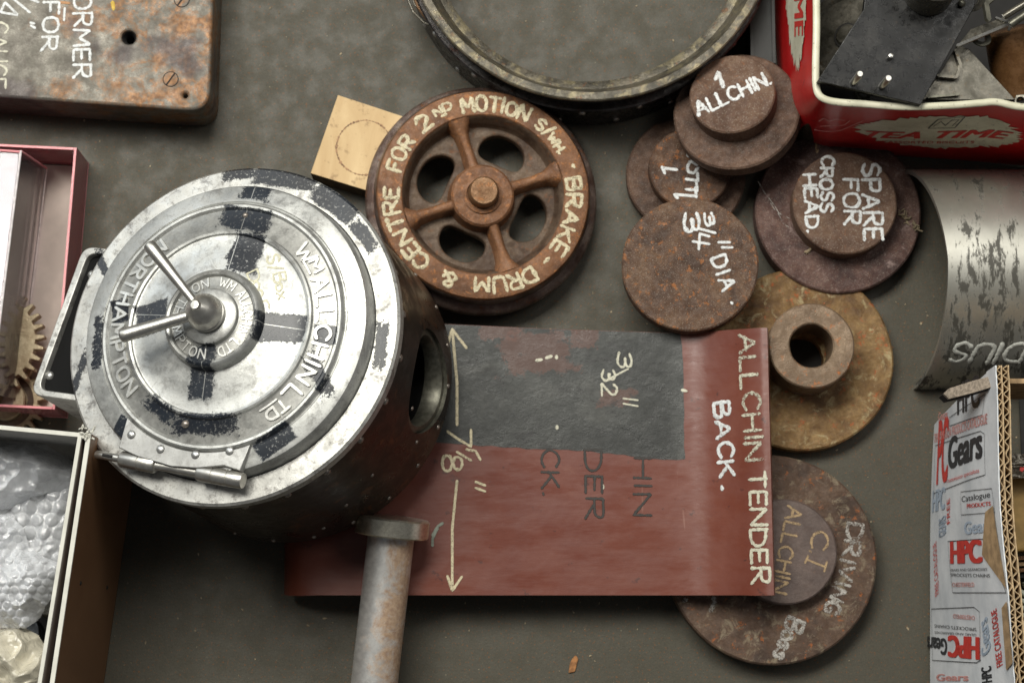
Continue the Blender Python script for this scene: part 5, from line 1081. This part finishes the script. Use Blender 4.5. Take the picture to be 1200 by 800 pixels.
def ps_(text, q0, q1, hpx, mat, bold=.0, shear=0., z=0):
    p0, p1 = Vector(pf_.px(*q0, z)), Vector(pf_.px(*q1, z)); d_ = (Vector((q1[0]-q0[0], q1[1]-q0[1]))).normalized(); q2 = (q0[0]+d_.y*hpx, q0[1]-d_.x*hpx); h = (Vector(pf_.px(*q2, z))-p0).length
    return onside(printed(text, p0, p1, h, pf_, 'printed_lettering', mat, t, z, bold, shear))
def box_(qs, mat, wd=.6):
    g = M(); qs = qs+[qs[0]]; g.ribbon([pf_.px(*q, 0) for q in qs], wd, lambda x, y, h: (x, y, h*.3), rough=0); return onside(g.build('printed_frame', mat, t))
ps_('PC', (1096, 568), (1109, 563), 36, ink_red, .035); ps_('Gears', (1110, 550), (1150, 536), 19, ink_black, .045)
ps_('Transmission specialists', (1108, 566), (1148, 553), 2.6, ink_red); ps_('TRANSMISSION PRODUCTS CATALOGUE', (1091, 519), (1157, 496), 5.5, ink_pink, .02)
box_([(1093, 522), (1150, 505), (1154, 508), (1154, 556), (1093, 578)], ink_black, .5); box_([(1112, 489), (1112, 499), (1152, 486), (1155, 462)], ink_black, .5)
ps_('HPC', (1122, 486), (1148, 476), 18, ink_black, .03); ps_('Gears', (1096, 493), (1109, 489), 5, ink_pink, .02)
ps_('HPC', (1112, 660), (1144, 659), 25, ink_red, .07); ps_('GEARS AND GEARBOXES', (1112, 669), (1150, 668), 3, ink_black); ps_('SPROCKETS CHAINS', (1112, 675), (1152, 676), 4, ink_black); ps_('CHESTERFIELD', (1113, 687), (1136, 687), 5, ink_pink, .02)
box_([(1110, 634), (1150, 631), (1165, 694), (1113, 694)], ink_black, .5); ps_('FREE CATALOGUE', (1098, 694), (1096, 633), 4.5, ink_red, .01)
ps_('HPC', (1138, 746), (1108, 744), 26, ink_red, .07); ps_('Gears', (1105, 748), (1084, 745), 17, ink_black, .045); ps_('GEARS AND GEARBOXES', (1135, 742), (1092, 739), 3, ink_black); ps_('SPROCKETS CHAINS', (1135, 735), (1092, 731), 4, ink_black)
ps_('CHESTERFIELD', (1134, 721), (1112, 719), 5, ink_pink, .02); box_([(1089, 713), (1134, 711), (1139, 716), (1138, 773), (1134, 776), (1089, 773)], ink_black, .5)
ps_('FREE CATALOGUE', (1157, 778), (1155, 712), 5.5, ink_red, .02); ps_('Gears', (1148, 760), (1146, 722), 9, ink_blue, .03)
ps_('GEARS', (1108, 625), (1108, 603), 9, ink_blue, .03); ps_('HPC', (1091, 600), (1106, 596), 15, ink_blue, .05); ps_('FREE', (1113, 612), (1113, 583), 4, ink_red, .01)
ps_('Catalogue', (1128, 588), (1158, 582), 5, ink_black); ps_('PRODUCTS', (1134, 595), (1158, 592), 4, ink_red, .02); ps_('Gears', (1130, 626), (1158, 622), 12, ink_blue, .03)
ps_('Gears', (1093, 797), (1125, 797), 8, ink_pink, .03); ps_('HPC', (1147, 798), (1147, 780), 9, ink_black, .04); box_([(1127, 576), (1160, 572), (1162, 600), (1127, 603)], ink_black, .4)
for pl in ([(1153, 600), (1161, 592), (1166, 690), (1147, 650)], [(1160, 712), (1165, 704), (1167, 775), (1160, 785)]):
    vs = [pf_.px(*q, 0) for q in pl]; g = M(); g.grid(lambda u, v: (*(Vector(vs[0]).lerp(Vector(vs[1]), u)).lerp(Vector(vs[3]).lerp(Vector(vs[2]), u), v), .3), 6, 16); o = onside(g.build('torn_tape_patch', card_m, t))
    for v in o.data.vertices: v.co.x -= .0003
# contents
def cyl_thing(name, label, cat, q, z, r, h, mat, n=(0, 0, 1), teeth=0, part='body'):
    ff = Fr(at(*q, z), n); tt = thing(name, label, cat, ff); g = M(); g.lathe([(0, 0), (r-1, 0), (r, -1), (r, -h), (0, -h)], 48); g.build(part, mat, tt); return tt, ff
tt, fb = slab('ochre_packet', 'flat ochre yellow packet inside the printed cardboard box', 'packet', [(1172, 562), (1240, 554), (1245, 640), (1176, 648)], 120, 26, ochre_m, bev=2)
ff = Fr(at(1192, 548, 135)); vsn = M()
def cr(u, v):
    a = ff.px(1178+50*u, 560-28*v, 0); return (a[0], a[1], 8*noise.noise((u*3, v*3, 1))+5*abs(noise.noise((u*8, v*8, 2)))*2)
vsn.grid(cr, 24, 18); o = vsn.build('crumpled_paper', simple('grey_paper', (.40, .37, .32), .8, 0, .2, .1), None, ang=20); o.matrix_world = ff.mat(); tag(o, 'crumpled grey paper with red print inside the printed cardboard box', 'paper')
g = M(); g.ribbon([cr(.3, .3)[:2], cr(.6, .5)[:2]], 2.5, lambda x, y, h: (x, y, 9+h), rough=.4); g.build('red_print', ink_red, o)
for i in range(4):
    y = 652+i*7; ff = Fr(at(1186, y, 110-i*3)); g = M(); x1 = ff.px(1245, y-4, 0); g.hexa([(0, 0, -9), (x1[0], x1[1], -9), (x1[0], x1[1]-2.4, -9), (0, -2.4, -9)], [(0, 0, 0), (x1[0], x1[1], 0), (x1[0], x1[1]-2.4, 0), (0, -2.4, 0)]); o = g.build('brown_strip', card_m if i == 1 else deep_m if i % 2 else copper_m, None, flat=True); o.matrix_world = ff.mat()
    tag(o, ('topmost thin brown strip stacked below the ochre packet', 'tan card strip second in the stack below the ochre packet', 'brown strip third in the stack below the ochre packet', 'lowest dark strip in the stack, just above the pale gear')[i], 'strip', 'strips in the printed box')
fg = Fr(at(1228, 712, 118)); sm_ = mmpp(1228, 712, 118); tt = thing('pale_gear', 'pale toothed gear lying in the dark of the printed cardboard box', 'gear', fg); lp = []
for k in range(22):
    a = 2*pi*k/22
    for (da, r) in ((-.36, 27), (-.30, 33), (-.2, 38), (-.07, 40), (.07, 40), (.2, 38), (.30, 33), (.36, 27)): lp.append((r*sm_*cos(a+da*2*pi/22), r*sm_*sin(a+da*2*pi/22)))
plate2d([lp, circle(0, 0, 6, 24)], -8, 0, 'toothed_wheel', simple('pale_nylon', (.50, .52, .42), .5, 0, .1, .1), tt, 1.0)
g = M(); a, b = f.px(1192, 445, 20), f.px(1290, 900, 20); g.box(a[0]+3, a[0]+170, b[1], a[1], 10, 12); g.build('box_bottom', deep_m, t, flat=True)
print('objects', len(bpy.data.objects), 'tris', sum(len(p.vertices)-2 for o in bpy.data.objects if o.type == 'MESH' for p in o.data.polygons))
